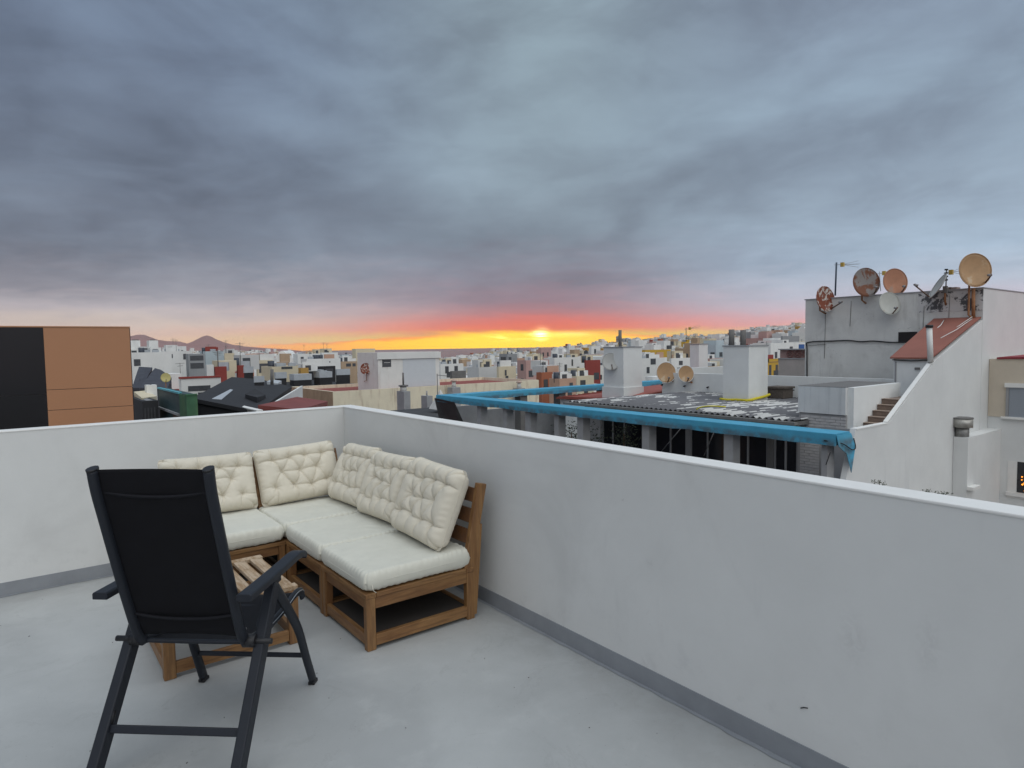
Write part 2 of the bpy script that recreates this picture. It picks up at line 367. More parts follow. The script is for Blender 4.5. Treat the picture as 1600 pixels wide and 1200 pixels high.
# ------------------------------------------------------------------ mesh helpers
class MB:
    """collects faces of one mesh"""
    def __init__(s): s.v = []; s.f = []; s.mi = []; s.sm = []
    def add(s, vs, fs, mi=0, smooth=False):
        o = len(s.v); s.v += [tuple(map(float, q)) for q in vs]
        for f in fs: s.f.append([o + i for i in f]); s.mi.append(mi); s.sm.append(smooth)
        return s
    def box(s, x0, y0, z0, x1, y1, z1, mi=0):
        x0, x1 = sorted((x0, x1)); y0, y1 = sorted((y0, y1)); z0, z1 = sorted((z0, z1))
        v = [(x0, y0, z0), (x1, y0, z0), (x1, y1, z0), (x0, y1, z0), (x0, y0, z1), (x1, y0, z1), (x1, y1, z1), (x0, y1, z1)]
        return s.add(v, [(0, 3, 2, 1), (4, 5, 6, 7), (0, 1, 5, 4), (1, 2, 6, 5), (2, 3, 7, 6), (3, 0, 4, 7)], mi)
    def bar(s, a, b, w, h, upv=(0, 0, 1), mi=0):
        """rectangular bar from a to b, w across, h along upv"""
        a = Vector(a); b = Vector(b); d = (b - a).normalized(); u = Vector(upv)
        sd = d.cross(u).normalized(); u = sd.cross(d).normalized()
        v = []
        for p in (a, b):
            for i, j in ((-1, -1), (1, -1), (1, 1), (-1, 1)): v.append(p + sd * (i * w / 2) + u * (j * h / 2))
        return s.add(v, [(3, 2, 1, 0), (4, 5, 6, 7), (0, 1, 5, 4), (1, 2, 6, 5), (2, 3, 7, 6), (3, 0, 4, 7)], mi)
    def tube(s, pts, r, n=8, mi=0, caps=True, ry=None, side=None):
        """tube along points; r may be a list; with side given the section is an ellipse r along side, ry across"""
        P = [Vector(p) for p in pts]; k = len(P); rr = r if isinstance(r, (list, tuple)) else [r] * k
        vs = []; prev = None
        for i, p in enumerate(P):
            d = (P[min(i + 1, k - 1)] - P[max(i - 1, 0)]).normalized()
            if side is not None: a = (Vector(side) - d * d.dot(Vector(side))).normalized()
            else:
                a = prev - d * prev.dot(d) if prev is not None else d.orthogonal()
                a.normalize()
            prev = a; b = d.cross(a)
            q = (ry / rr[i] if ry else 1.0)
            for j in range(n):
                t = 2 * PI * j / n
                vs.append(p + a * (math.cos(t) * rr[i]) + b * (math.sin(t) * rr[i] * q))
        fs = [(i * n + j, i * n + (j + 1) % n, (i + 1) * n + (j + 1) % n, (i + 1) * n + j) for i in range(k - 1) for j in range(n)]
        s.add(vs, fs, mi, True)
        if caps:
            o = len(s.v) - len(vs)
            s.f.append([o + j for j in reversed(range(n))]); s.mi.append(mi); s.sm.append(False)
            s.f.append([o + (k - 1) * n + j for j in range(n)]); s.mi.append(mi); s.sm.append(False)
        return s
    def prism(s, poly, vec, mi=0):
        """closed solid: planar polygon swept by vec"""
        n = len(poly); v = [Vector(p) for p in poly]; v += [p + Vector(vec) for p in v]
        f = [tuple(range(n)), tuple(reversed(range(n, 2 * n)))]
        f += [(j, i, i + n, j + n) for i, j in ((i, (i + 1) % n) for i in range(n))]
        return s.add(v, f, mi)
    def sphere(s, c, r, mi=0, n=8, sz=1.0):
        vs = [(c[0], c[1], c[2] + r * sz)]
        for i in range(1, n // 2 + 1 - 0):
            if i == n // 2: break
            th = PI * i / (n // 2)
            for j in range(n):
                ph = 2 * PI * j / n
                vs.append((c[0] + r * math.sin(th) * math.cos(ph), c[1] + r * math.sin(th) * math.sin(ph), c[2] + r * sz * math.cos(th)))
        vs.append((c[0], c[1], c[2] - r * sz)); rings = n // 2 - 1
        fs = [(0, 1 + j, 1 + (j + 1) % n) for j in range(n)]
        for i in range(rings - 1):
            for j in range(n):
                a = 1 + i * n
                fs.append((a + j, a + n + j, a + n + (j + 1) % n, a + (j + 1) % n))
        a = 1 + (rings - 1) * n
        fs += [(a + (j + 1) % n, a + j, len(vs) - 1) for j in range(n)]
        return s.add(vs, fs, mi, True)
    def mesh(s, name, mats):
        me = bpy.data.meshes.new(name); me.from_pydata(s.v, [], s.f)
        for m in (mats if isinstance(mats, (list, tuple)) else [mats]): me.materials.append(m)
        me.polygons.foreach_set('material_index', s.mi); me.polygons.foreach_set('use_smooth', s.sm)
        bm = bmesh.new(); bm.from_mesh(me); bmesh.ops.recalc_face_normals(bm, faces=bm.faces); bm.to_mesh(me); bm.free()
        me.update(); return me
    def build(s, name, mats, parent=None, bevel=0, seg=2, loc=None):
        o = bpy.data.objects.new(name, s.mesh(name, mats)); COL.objects.link(o)
        if parent is not None: o.parent = parent
        if loc is not None: o.location = loc
        if bevel:
            b = o.modifiers.new('bevel', 'BEVEL'); b.width = bevel; b.segments = seg; b.limit_method = 'ANGLE'
        return o

def tag(o, label=None, cat=None, group=None, kind=None):
    if label: o['label'] = label
    if cat: o['category'] = cat
    if group: o['group'] = group
    if kind: o['kind'] = kind
    return o
def empty(name, loc, label, cat, group=None, rz=0.0):
    o = bpy.data.objects.new(name, None); COL.objects.link(o); o.empty_display_size = .2
    o.location = loc; o.rotation_euler = (0, 0, rz)
    return tag(o, label, cat, group)
def inst(src, parent=None, name=None):
    c = src.copy(); COL.objects.link(c)
    if parent is not None: c.parent = parent
    return c
def copy_thing(root, loc, rz=None, label=None):
    r = root.copy(); COL.objects.link(r); r.location = loc
    if rz is not None: r.rotation_euler = (0, 0, rz)
    if label: r['label'] = label
    for ch in list(root.children):
        c = ch.copy(); COL.objects.link(c); c.parent = r
        for g in ch.children:
            d = g.copy(); COL.objects.link(d); d.parent = c
    return r

# ------------------------------------------------------------------ terrace
g = MB().box(-9, -9.5, -.35, 0, 0, 0); tag(g.build('terrace_floor', M_FLOOR), kind='structure')
rw = MB().box(0, -9.5, -.35, WALL_T, WALL_T, WALL_H - .012).build('parapet_wall', M_WALL)
tag(rw, 'long white rendered parapet running from the corner along the right of the terrace', 'parapet')
MB().box(-.004, -9.5, 0, .001, -.004, SKIRT).build('skirting', M_SKIRT, rw)
MB().box(-.004, -9.5, WALL_H - .012, WALL_T + .004, WALL_T + .004, WALL_H).build('coping', M_CAP, rw, .004, 2)
m_ = MB()
m_.tube([atx(1251, 1106.5, -.002), atx(1256, 1105.5, -.002), atx(1262, 1106.5, -.002)], .0022, 6); m_.build('crack', M_RUBBER, rw)
lw = MB().box(-9, 0, -.35, -.0005, WALL_T, WALL_H - .013).build('parapet_wall', M_WALL)
tag(lw, 'white rendered parapet behind the chair and sofa, left of the corner', 'parapet')
MB().box(-9, -.004, 0, -.005, .001, SKIRT).build('skirting', M_SKIRT, lw)
MB().box(-9, -.004, WALL_H - .013, -.0045, WALL_T + .003, WALL_H - .001).build('coping', M_CAP, lw, .004, 2)
# the skirting paint runs out over the floor in an uneven edge
for along in (0, 1):
    n = 420; vs = []; L_ = 9.4 if along == 0 else 8.9
    for i in range(n + 1):
        t = -.004 - L_ * i / n
        w_ = .016 + .012 * mnoise.noise(Vector((t * 2.1, along * 9, 0))) + .009 * mnoise.noise(Vector((t * 11, along * 9, 3))) + .004 * mnoise.noise(Vector((t * 40, 0, 5)))
        w_ = max(.004, w_ + .006)
        for q in (0.0, w_): vs.append((-.0045 - q, t, .0025) if along == 0 else (t, -.0045 - q, .0026))
    fs = [(2 * i, 2 * i + 1, 2 * i + 3, 2 * i + 2) for i in range(n)]
    MB().add(vs, fs).build('paint_edge', M_SKIRT, rw if along == 0 else lw)
# grit and dead leaves
rnd = random.Random(4)
db = MB()
for i in range(110):
    x, y = rnd.uniform(-4, -.1), rnd.uniform(-5, -.2)
    r_ = rnd.uniform(.0008, .0026); a = rnd.uniform(0, PI); l_ = r_ * rnd.uniform(1, 3.5)
    db.bar((x, y, .002), (x + l_ * math.cos(a), y + l_ * math.sin(a), .003), r_, .003)
tag(db.build('floor_grit', M_CONC2), 'grit and tiny dead leaves scattered on the grey floor', 'debris', kind='stuff')

# ------------------------------------------------------------------ sofa modules
MW, MD = .63, .69        # width, depth
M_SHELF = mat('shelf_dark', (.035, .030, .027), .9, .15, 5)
def make_module(label, back=True):
    root = empty('sofa_module', (0, 0, 0), label, 'sofa', 'slatted wooden sofa modules in the corner')
    lx, ly = .052, .045   # local: x = depth (0 front .. MD back), y = width
    for (x, y) in ((0, 0), (0, MW - ly), (MD - lx, 0), (MD - lx, MW - ly)):
        MB().box(x, y + .002, 0, x + lx, y + ly - .002, .285).build('leg', M_WOODZ, root, .004)
    for y in (.004, MW - .030):
        MB().box(lx, y, .225, MD - lx, y + .026, .285).build('apron_rail', M_WOODX, root, .003)
        MB().box(lx, y, .022, MD - lx, y + .026, .082).build('lower_rail', M_WOODX, root, .003)
    for x in (.008, MD - .034):
        MB().box(x, ly, .225, x + .026, MW - ly, .285).build('apron_rail', M_WOODY, root, .003)
        MB().box(x, ly, .022, x + .026, MW - ly, .082).build('lower_rail', M_WOODY, root, .003)
    # seat frame and slats
    MB().box(-.004, 0, .286, .056, MW, .312).build('seat_edge', M_WOODY, root, .003)
    MB().box(MD - .056, 0, .286, MD, MW, .312).build('seat_edge', M_WOODY, root, .003)
    for y in (0, MW - .05): MB().box(.058, y, .286, MD - .058, y + .05, .312).build('seat_edge', M_WOODX, root, .003)
    sm = MB().box(.058, 0, .290, MD - .058, .062, .308).mesh('seat_slat', M_WOODX)
    for i in range(6):
        o = bpy.data.objects.new('seat_slat', sm); COL.objects.link(o); o.parent = root; o.location = (0, .062 + i * .085, 0)
    # low shelf
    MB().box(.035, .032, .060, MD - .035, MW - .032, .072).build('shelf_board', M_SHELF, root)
    if back:
        for y in (.003, MW - .043):
            MB().bar((MD - .035, y + .02, .30), (MD + .075, y + .02, .80), .036, .062, (1, 0, 0)).build('back_post', M_WOODZ, root, .004)
            MB().bar((MD - .005, y + .02, .02), (MD + .045, y + .02, .56), .030, .05, (1, 0, 0)).build('back_brace', M_WOODZ, root, .004)
        for i in range(4):
            f = .14 + i * .24
            x = MD - .035 + .110 * f; z = .30 + .5 * f
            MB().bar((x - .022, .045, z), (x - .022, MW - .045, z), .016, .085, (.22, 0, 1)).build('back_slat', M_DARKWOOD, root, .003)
    return root
XF = -.880
md1 = make_module('sofa module nearest the camera at the open end of the right-hand row')
md1.location = (XF, -2.305, 0)
md2 = copy_thing(md1, (XF, -1.671, 0), 0, 'middle sofa module of the right-hand row against the grey-lit wall')
md3 = copy_thing(md1, (XF, -1.037, 0), 0, 'corner sofa module at the inside corner where both rows meet')
for o in [c for c in md3.children if c.name.startswith('back_')]: bpy.data.objects.remove(o)
# the corner unit's back faces the left parapet
for x in (.003, MW + .02):
    MB().bar((x + .02, MW - .03, .30), (x + .02, MW + .16, .78), .036, .05, (0, 1, 0)).build('back_post', M_WOODZ, md3, .004)
for i in range(4):
    f = .14 + i * .24
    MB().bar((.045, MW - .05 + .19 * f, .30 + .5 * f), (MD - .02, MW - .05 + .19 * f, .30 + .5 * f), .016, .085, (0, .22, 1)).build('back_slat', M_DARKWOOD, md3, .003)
md4 = copy_thing(md1, (XF - .004, -1.037, 0), PI / 2, 'sofa module of the left-hand row, half hidden behind the black chair')

# ------------------------------------------------------------------ cushions
def vnoise(P, f, seed):
    out = np.empty(len(P))
    for i, p in enumerate(P): out[i] = mnoise.noise(Vector((p[0] * f + seed, p[1] * f - seed, seed * .7)))
    return out
def cushion_mesh(name, w, h, t, m, buttons=None, seed=0, nx=100, ny=84, sag=.0, wr=.0012, corner=.02, pin=.022, puff=.62, pw=9.0):
    """two quilted faces meeting in a seam; w along x, h along y, thickness t along z"""
    rs = np.random.RandomState(seed)
    u = np.linspace(-1, 1, nx); v = np.linspace(-1, 1, ny)
    # denser towards the seam
    U, V = np.meshgrid(np.sin(u * PI / 2) * .35 + u * .65, np.sin(v * PI / 2) * .35 + v * .65)
    r0 = np.maximum(np.abs(U), np.abs(V)); sc_ = r0 / np.maximum((np.abs(U) ** pw + np.abs(V) ** pw) ** (1 / pw), 1e-6); sc_ = np.where(r0 < 1e-4, 1, sc_)
    X = U * w / 2 * sc_; Y = V * h / 2 * sc_
    # edges pulled in between the corners
    X = X * (1 - pin / (w / 2) * (1 - V ** 4) * np.abs(U) ** 3); Y = Y * (1 - pin / (h / 2) * (1 - U ** 4) * np.abs(V) ** 3)
    e = np.minimum((1 - np.abs(U)) * w / 2, (1 - np.abs(V)) * h / 2)
    er = t * puff; ex = 1 - np.clip((1 - np.abs(U)) * w / 2 / er, 0, 1); ey = 1 - np.clip((1 - np.abs(V)) * h / 2 / er, 0, 1)
    q_ = np.clip((ex ** 3.2 + ey ** 3.2) ** (1 / 3.2), 0, 1)
    prof = np.clip(1 - q_ ** 2.4, 0, 1) ** .5
    P = np.stack([X.ravel(), Y.ravel()], 1)
    lo = vnoise(P, 4.5, seed * 1.7 + .3).reshape(X.shape); hi = vnoise(P, 17, seed * 2.3 + 5).reshape(X.shape)
    faces = []
    vs = []
    for sgn in (1, -1):
        Z = prof * t / 2 * (1 + .07 * lo)
        if buttons is not None and sgn == 1:
            B = np.array(buttons) * [w / 2, h / 2]; B = B + rs.normal(0, .006, B.shape)
            d = np.sqrt(((X[..., None] - B[:, 0]) ** 2 + (Y[..., None] - B[:, 1]) ** 2))
            dip = np.zeros_like(X)
            dm = d.min(-1)
            dip += .034 * np.exp(-(dm / .026) ** 1.3)
            segs = []
            for i in range(len(B)):
                for j in range(i + 1, len(B)):
                    if np.hypot(*(B[i] - B[j])) < .158 and rs.rand() > .06: segs.append((B[i], B[j]))
            for i in range(len(B)):      # creases out to the seams
                bx, by = B[i]
                if by > h * .20: segs.append((B[i], np.array([bx + rs.normal(0, .012), h / 2])))
                if by < -h * .20: segs.append((B[i], np.array([bx + rs.normal(0, .012), -h / 2])))
                if bx > w * .27: segs.append((B[i], np.array([w / 2, by + rs.normal(0, .012)])))
                if bx < -w * .27: segs.append((B[i], np.array([-w / 2, by + rs.normal(0, .012)])))
            dc = np.full(X.shape, 9.0); wt = np.ones(X.shape)
            for a, b in segs:
                ab = b - a; L = ab @ ab
                tt = np.clip(((X - a[0]) * ab[0] + (Y - a[1]) * ab[1]) / L, 0, 1)
                bow = .012 * np.sin(tt * PI) * rs.choice([-1, 1]) * rs.rand()
                nrm = np.array([-ab[1], ab[0]]) / math.sqrt(L)
                q = np.hypot(X - a[0] - tt * ab[0] - nrm[0] * bow, Y - a[1] - tt * ab[1] - nrm[1] * bow)
                k = rs.uniform(.55, 1.0)
                upd = q < dc; dc = np.where(upd, q, dc); wt = np.where(upd, k, wt)
            dip += wt * (.014 * np.exp(-(dc / .0050) ** 1.1) + .009 * np.exp(-(dc / .026) ** 2))
            # radiating gathers round each button
            ang = np.zeros_like(X)
            idx = d.argmin(-1); bx = B[idx, 0]; by = B[idx, 1]
            th = np.arctan2(Y - by, X - bx)
            ang = .0022 * np.sin(th * 7 + idx * 1.7) * np.exp(-(dm / .055) ** 2)
            Z = Z - dip * np.clip(prof * 1.4, 0, 1) + ang * prof
        elif sgn == 1:
            Z = Z - sag * np.exp(-(U ** 2 + V ** 2) * 1.3) * 1.0
        # puckers along the seam
        edge = np.exp(-(e / .035) ** 2)
        run = np.where((1 - np.abs(U)) * w < (1 - np.abs(V)) * h, Y, X)
        Z = Z + wr * edge * np.sin(run * 150 + 9 * lo) * prof ** .5 * (1.6 if sgn == 1 else 1) + wr * 1.3 * hi * prof
        o = len(vs)
        vs += [(x, y, sgn * z) for x, y, z in zip(X.ravel(), Y.ravel(), np.maximum(Z.ravel(), 0))]
        for r_ in range(ny - 1):
            for c_ in range(nx - 1):
                a = o + r_ * nx + c_
                q = (a, a + 1, a + nx + 1, a + nx)
                faces.append(q if sgn == 1 else q[::-1])
    me = bpy.data.meshes.new(name); me.from_pydata(vs, [], faces); me.materials.append(m)
    bm = bmesh.new(); bm.from_mesh(me); bmesh.ops.remove_doubles(bm, verts=bm.verts, dist=.00005); bm.to_mesh(me); bm.free()
    me.polygons.foreach_set('use_smooth', [True] * len(me.polygons)); me.update()
    return me
def seam_cord(w, h, pin=.022, r=.0035):
    pts = []
    for k in range(96):
        t = k / 96 * 8 - 1
        side_, f = int((t + 1) // 2), (t + 1) % 2 - 1
        if side_ == 0: U, V = f, -1
        elif side_ == 1: U, V = 1, f
        elif side_ == 2: U, V = -f, 1
        else: U, V = -1, -f
        x = U * w / 2 * (1 - pin / (w / 2) * (1 - V ** 4) * abs(U) ** 3); y = V * h / 2 * (1 - pin / (h / 2) * (1 - U ** 4) * abs(V) ** 3)
        q = 1 / (abs(U) ** 9 + abs(V) ** 9) ** (1 / 9); pts.append((x * q, y * q, 0))
    pts.append(pts[0]); return MB().tube(pts, r, 6, caps=False)

def seat_cushion(label, cx, cy, w, h, seed, z=.372):
    o = bpy.data.objects.new('seat_cushion', cushion_mesh('seat_cushion', w, h, .110, M_CUSH, None, seed, 110, 110, .004, .0026, pin=.004, puff=.33, pw=16.0))
    COL.objects.link(o); o.location = (cx, cy, z)
    tag(o, label, 'cushion', 'cream seat cushions on the sofa')
    seam_cord(w, h, .005, .0022).build('piping', M_CUSH, o)
    t = MB().tube([(-w / 2 + .05, -h / 2 + .01, -.01), (-w / 2 + .045, -h / 2 - .012, -.035), (-w / 2 + .06, -h / 2 - .018, -.05)], .0022, 5)
    t.build('tie', M_TAPE, o)
    return o
seat_cushion('cream seat cushion at the near open end of the right-hand row', XF + .335, -1.99, .70, .645, 3)
seat_cushion('cream seat cushion in the middle of the right-hand row', XF + .335, -1.352, .70, .640, 4, .371)
seat_cushion('cream seat cushion filling the corner of the sofa', XF + .335, -.705, .70, .66, 5, .3725)
seat_cushion('cream seat cushion on the left-hand module behind the black chair', -1.205, -.715, .645, .70, 6, .374)

BUT = [(-.62, .50), (-.21, .52), (.21, .52), (.62, .50), (-.42, .06), (0, .04), (.42, .06), (-.62, -.42), (-.21, -.44), (.21, -.44), (.62, -.42)]
def pillow(label, bottom, width_dir, lean, w, h, seed, roll=0.0):
    """bottom = centre of the lower edge, width_dir = unit vector along the width, lean = direction the top leans"""
    me = cushion_mesh('back_pillow', w, h, .155, M_PIL, BUT, seed, 190, 158, 0, .0016, pin=.018)
    o = bpy.data.objects.new('back_pillow', me); COL.objects.link(o)
    X = Vector(width_dir).normalized(); Yv = Vector(lean).normalized(); Z = X.cross(Yv).normalized(); Yv = Z.cross(X)
    rm = Matrix((X, Yv, Z)).transposed().to_4x4()
    o.matrix_world = Matrix.Translation(Vector(bottom) + Yv * (h / 2)) @ rm @ Matrix.Rotation(roll, 4, 'Z')
    tag(o, label, 'pillow', 'tufted cream back pillows')
    seam_cord(w, h, .018, .0022).build('piping', M_PIL, o)
    bm_ = MB().sphere((0, 0, 0), .0075, 0, 8, .5).mesh('button', M_TAPE)
    rs = np.random.RandomState(seed); B_ = np.array(BUT) * [w / 2, h / 2]; B_ = B_ + rs.normal(0, .006, B_.shape)
    for bx, by in B_:
        bt = bpy.data.objects.new('button', bm_); COL.objects.link(bt); bt.parent = o; bt.location = (bx, by, .0775 - .034 - .018)
    return o
# right row: width runs along -Y so that the tufted face looks towards -X
pillow('nearest tufted cream back pillow, leaning at the open end of the right-hand row', (-.395, -1.965, .425), (0, -1, .02), (.18, 0, .42), .635, .515, 11, R(-3))
pillow('tufted cream back pillow in the middle of the right-hand row', (-.355, -1.325, .425), (0, -1, 0), (.185, 0, .42), .60, .49, 12, R(2))
pillow('tufted cream back pillow of the right-hand row nearest the corner', (-.345, -.765, .425), (0, -1, 0), (.19, 0, .42), .58, .49, 13, R(2))
pillow('tufted cream back pillow in the corner against the left-hand wall', (-.545, -.455, .425), (1, 0, 0), (0, .17, .42), .67, .47, 14, R(2))
pillow('tufted cream back pillow partly behind the top of the black chair', (-1.205, -.455, .425), (1, 0, 0), (0, .17, .42), .67, .46, 15, R(-1))

# ------------------------------------------------------------------ slatted coffee table
tb = empty('coffee_table', (-1.79, -1.95, 0), 'low square wooden table with a worn slatted top, behind the black chair', 'table')
TW, TD, TZ = .67, .68, .325
for x in (0, TW - .055):
    for y in (0, TD - .045): MB().box(x, y, 0, x + .055, y + .045, TZ - .026).build('leg', M_WOODZ, tb, .004)
for y in (.004, TD - .03):
    MB().box(.055, y, TZ - .085, TW - .055, y + .026, TZ - .026).build('apron_rail', M_WOODX, tb, .003)
    MB().box(.055, y, .022, TW - .055, y + .026, .08).build('lower_rail', M_WOODX, tb, .003)
for x in (.006, TW - .032):
    MB().box(x, .045, TZ - .085, x + .026, TD - .045, TZ - .026).build('apron_rail', M_WOODY, tb, .003)
    MB().box(x, .045, .022, x + .026, TD - .045, .08).build('lower_rail', M_WOODY, tb, .003)
MB().box(0, 0, TZ - .025, TW, .05, TZ).build('top_edge', M_WORN, tb, .003)
MB().box(0, TD - .05, TZ - .025, TW, TD, TZ).build('top_edge', M_WORN, tb, .003)
ns = 7; pitch = TW / ns
slat = MB().box(0, .052, TZ - .022, pitch - .030, TD - .052, TZ - .001).mesh('top_slat', M_WORN)
for i in range(ns):
    o = bpy.data.objects.new('top_slat', slat); COL.objects.link(o); o.parent = tb; o.location = (i * pitch + .015, 0, 0)
    b = o.modifiers.new('bevel', 'BEVEL'); b.width = .003; b.segments = 2

# ------------------------------------------------------------------ folding armchair (seen from behind)
Fv = Vector((.665, .746)).normalized()
ch = empty('folding_chair', (-1.429, -2.24, 0), 'black folding high-back garden chair with dark mesh seat, seen from behind', 'chair', rz=math.atan2(-Fv.x, Fv.y))
def smooth_line(pts, n=6):
    """Catmull-Rom through points"""
    P = [Vector(p) for p in pts]; P = [P[0] * 2 - P[1]] + P + [P[-1] * 2 - P[-2]]; out = []
    for i in range(1, len(P) - 2):
        for k in range(n):
            t = k / n; a, b, c, d = P[i - 1:i + 3]
            out.append(.5 * ((2 * b) + (c - a) * t + (2 * a - 5 * b + 4 * c - d) * t * t + (3 * b - a - 3 * c + d) * t ** 3))
    out.append(P[-2]); return out
BK = [(-.520, .445), (-.556, .50), (-.590, .60), (-.645, .78), (-.708, 1.00), (-.738, 1.11), (-.752, 1.19)]
ST = [(-.53, .452), (-.44, .432), (-.30, .422), (-.16, .432), (-.04, .452), (.030, .440), (.052, .405)]
bl = smooth_line([(0, y, z) for y, z in BK]); sl_ = smooth_line([(0, y, z) for y, z in ST])
def offx(pts, x0, x1):
    n = len(pts); return [Vector((x0 + (x1 - x0) * i / (n - 1), p.y, p.z)) for i, p in enumerate(pts)]
back_f = None
for s in (-1, 1):
    MB().tube(offx(bl, s * .214, s * .220), .018, 10, ry=.025, side=(1, 0, 0)).build('back_rail', M_FRAME, ch)
    MB().tube(offx(sl_, s * .216, s * .216), .012, 10, ry=.020, side=(1, 0, 0)).build('seat_rail', M_FRAME, ch)
    MB().tube([p + Vector((s * .0135, 0, .008)) for p in offx(sl_, s * .216, s * .216)][4:-4], .0022, 5).build('seat_trim', M_SILVER, ch)
    MB().tube([(s * .220, -.752, 1.188), (s * .220, -.754, 1.197)], .019, 10, ry=.026, side=(1, 0, 0)).build('end_cap', M_RUBBER, ch)
    # rear leg: straight flat tube from the arm joint down to the back
    rl = MB().bar((s * .272, -.385, .640), (s * .278, -.770, .010), .042, .056, (0, 1, 0)).build('rear_leg', M_FRAME, ch, .006, 3)
    MB().box(s * .278 - .019, -.797, 0, s * .278 + .019, -.740, .018).build('foot_cap', M_RUBBER, rl, .003)
    # front leg: bent flat tube
    fl = MB()
    fp = smooth_line([(s * .262, -.372, .640), (s * .263, -.285, .532), (s * .264, -.20, .425), (s * .266, -.125, .315), (s * .27, -.062, .160), (s * .275, 0, .012)], 4)
    fl.tube(fp, .016, 12, ry=.026, side=(1, 0, 0)); fo = fl.build('front_leg', M_FRAME, ch)
    MB().box(s * .275 - .016, -.024, 0, s * .275 + .016, .024, .016).build('foot_cap', M_RUBBER, fo, .003)
    # arm
    ap = [(s * .286, -.665, .684), (s * .286, -.50, .686), (s * .286, -.32, .690), (s * .286, -.20, .694), (s * .286, -.135, .684), (s * .286, -.115, .668)]
    am = MB()
    for i in range(len(ap) - 1): pass
    sec = [(-.030, -.015), (-.030, .008), (-.024, .014), (.024, .014), (.030, .008), (.030, -.015)]
    pts = [Vector(p) for p in smooth_line(ap, 4)]; vs = []
    for i, p in enumerate(pts):
        d = (pts[min(i + 1, len(pts) - 1)] - pts[max(i - 1, 0)]).normalized(); nrm = Vector((1, 0, 0)).cross(d).normalized()
        for a, b in sec: vs.append(p + Vector((a, 0, 0)) + nrm * b)
    n = 6; fs = [(i * n + j, i * n + (j + 1) % n, (i + 1) * n + (j + 1) % n, (i + 1) * n + j) for i in range(len(pts) - 1) for j in range(n)]
    fs += [tuple(range(n)), tuple(range((len(pts) - 1) * n, len(pts) * n))]
    am.add(vs, fs); ao = am.build('armrest', M_FRAME, ch, .003, 2)
    MB().box(s * .274 - .012, -.42, .630, s * .274 + .012, -.33, .676).build('arm_bracket', M_FRAME, ao, .004)
    # hinge between back, seat and leg
    hg = MB().tube([(s * .205, -.528, .455), (s * .325, -.528, .455)], .0115, 12).build('hinge_bolt', M_RUBBER, ch)
    MB().tube([(s * .215, -.528, .455), (s * .262, -.528, .455)], .026, 14).build('hinge_plate', M_RUBBER, ch)
    MB().bar((s * .256, -.50, .50), (s * .256, -.40, .62), .005, .018, (1, 0, 0)).build('recline_link', M_FRAME, ch)
    MB().tube([(s * .262, -.655, .225), (s * .262, -.675, .185)], .012, 8).build('leg_stop', M_RUBBER, ch)
# cloth surfaces
def cloth(line, x0, x1, sag, name, skip=(0, 0)):
    L = line[skip[0]:len(line) - skip[1]]; n = len(L); nx = 17; vs = []
    for k in (0, 1):
        for i, p in enumerate(L):
            f = i / (n - 1); hw = x0 + (x1 - x0) * f
            d = (L[min(i + 1, n - 1)] - L[max(i - 1, 0)]).normalized(); nr = Vector((1, 0, 0)).cross(d)
            for j in range(nx):
                t = -1 + 2 * j / (nx - 1)
                q = Vector((t * hw, p.y, p.z)) - nr * (sag * (1 - t * t)) - nr * (.0018 * k)
                vs.append(q)
    fs = []
    for k in (0, 1):
        for i in range(n - 1):
            for j in range(nx - 1):
                a = k * n * nx + i * nx + j; q = (a, a + 1, a + nx + 1, a + nx)
                fs.append(q if k else q[::-1])
    b = n * nx
    for j in range(nx - 1):
        fs.append((j, j + 1, b + j + 1, b + j)); a = (n - 1) * nx + j; fs.append((a + 1, a, b + a, b + a + 1))
    for i in range(n - 1):
        a = i * nx; fs.append((a + nx, a, b + a, b + a + nx)); a += nx - 1; fs.append((a, a + nx, b + a + nx, b + a))
    return MB().add(vs, fs, 0, True).build(name, M_MESH, ch)
bf = cloth(bl, .216, .222, .010, 'back_mesh', (4, 0))
sf = cloth(sl_, .208, .208, .016, 'seat_mesh', (2, 1))
# cross bars seen through and around the mesh
M_XBAR = mat('mesh_hem', (.011, .0115, .015), .7, .05, spec=.2)
def cross(y, z, x, sag, r, name):
    dz_ = .016 if name == 'back_crossbar' else .006
    pts = smooth_line([(-x, y, z), (-x * .5, y + sag * .75, z - dz_), (0, y + sag, z - dz_ * 1.3), (x * .5, y + sag * .75, z - dz_), (x, y, z)], 4)
    MB().tube(pts, r, 8).build(name, M_XBAR if name == 'back_crossbar' else M_FRAME, ch)
cross(-.728, 1.105, .215, .003, .0065, 'back_crossbar')
cross(-.586, .585, .210, .004, .0065, 'back_crossbar')
MB().tube([(-.215, -.520, .497), (.215, -.520, .497)], .0085, 8).build('back_crossbar', M_SILVER, ch)
cross(-.525, .448, .212, .012, .0095, 'seat_crossbar')
cross(-.10, .425, .212, -.004, .009, 'seat_crossbar')
MB().bar((-.262, -.676, .165), (.262, -.676, .165), .020, .030, (0, .5, 1)).build('rear_stretcher', M_FRAME, ch, .004)
MB().bar((-.262, -.062, .168), (.262, -.062, .168), .016, .022, (0, .4, 1)).build('front_stretcher', M_FRAME, ch, .004)

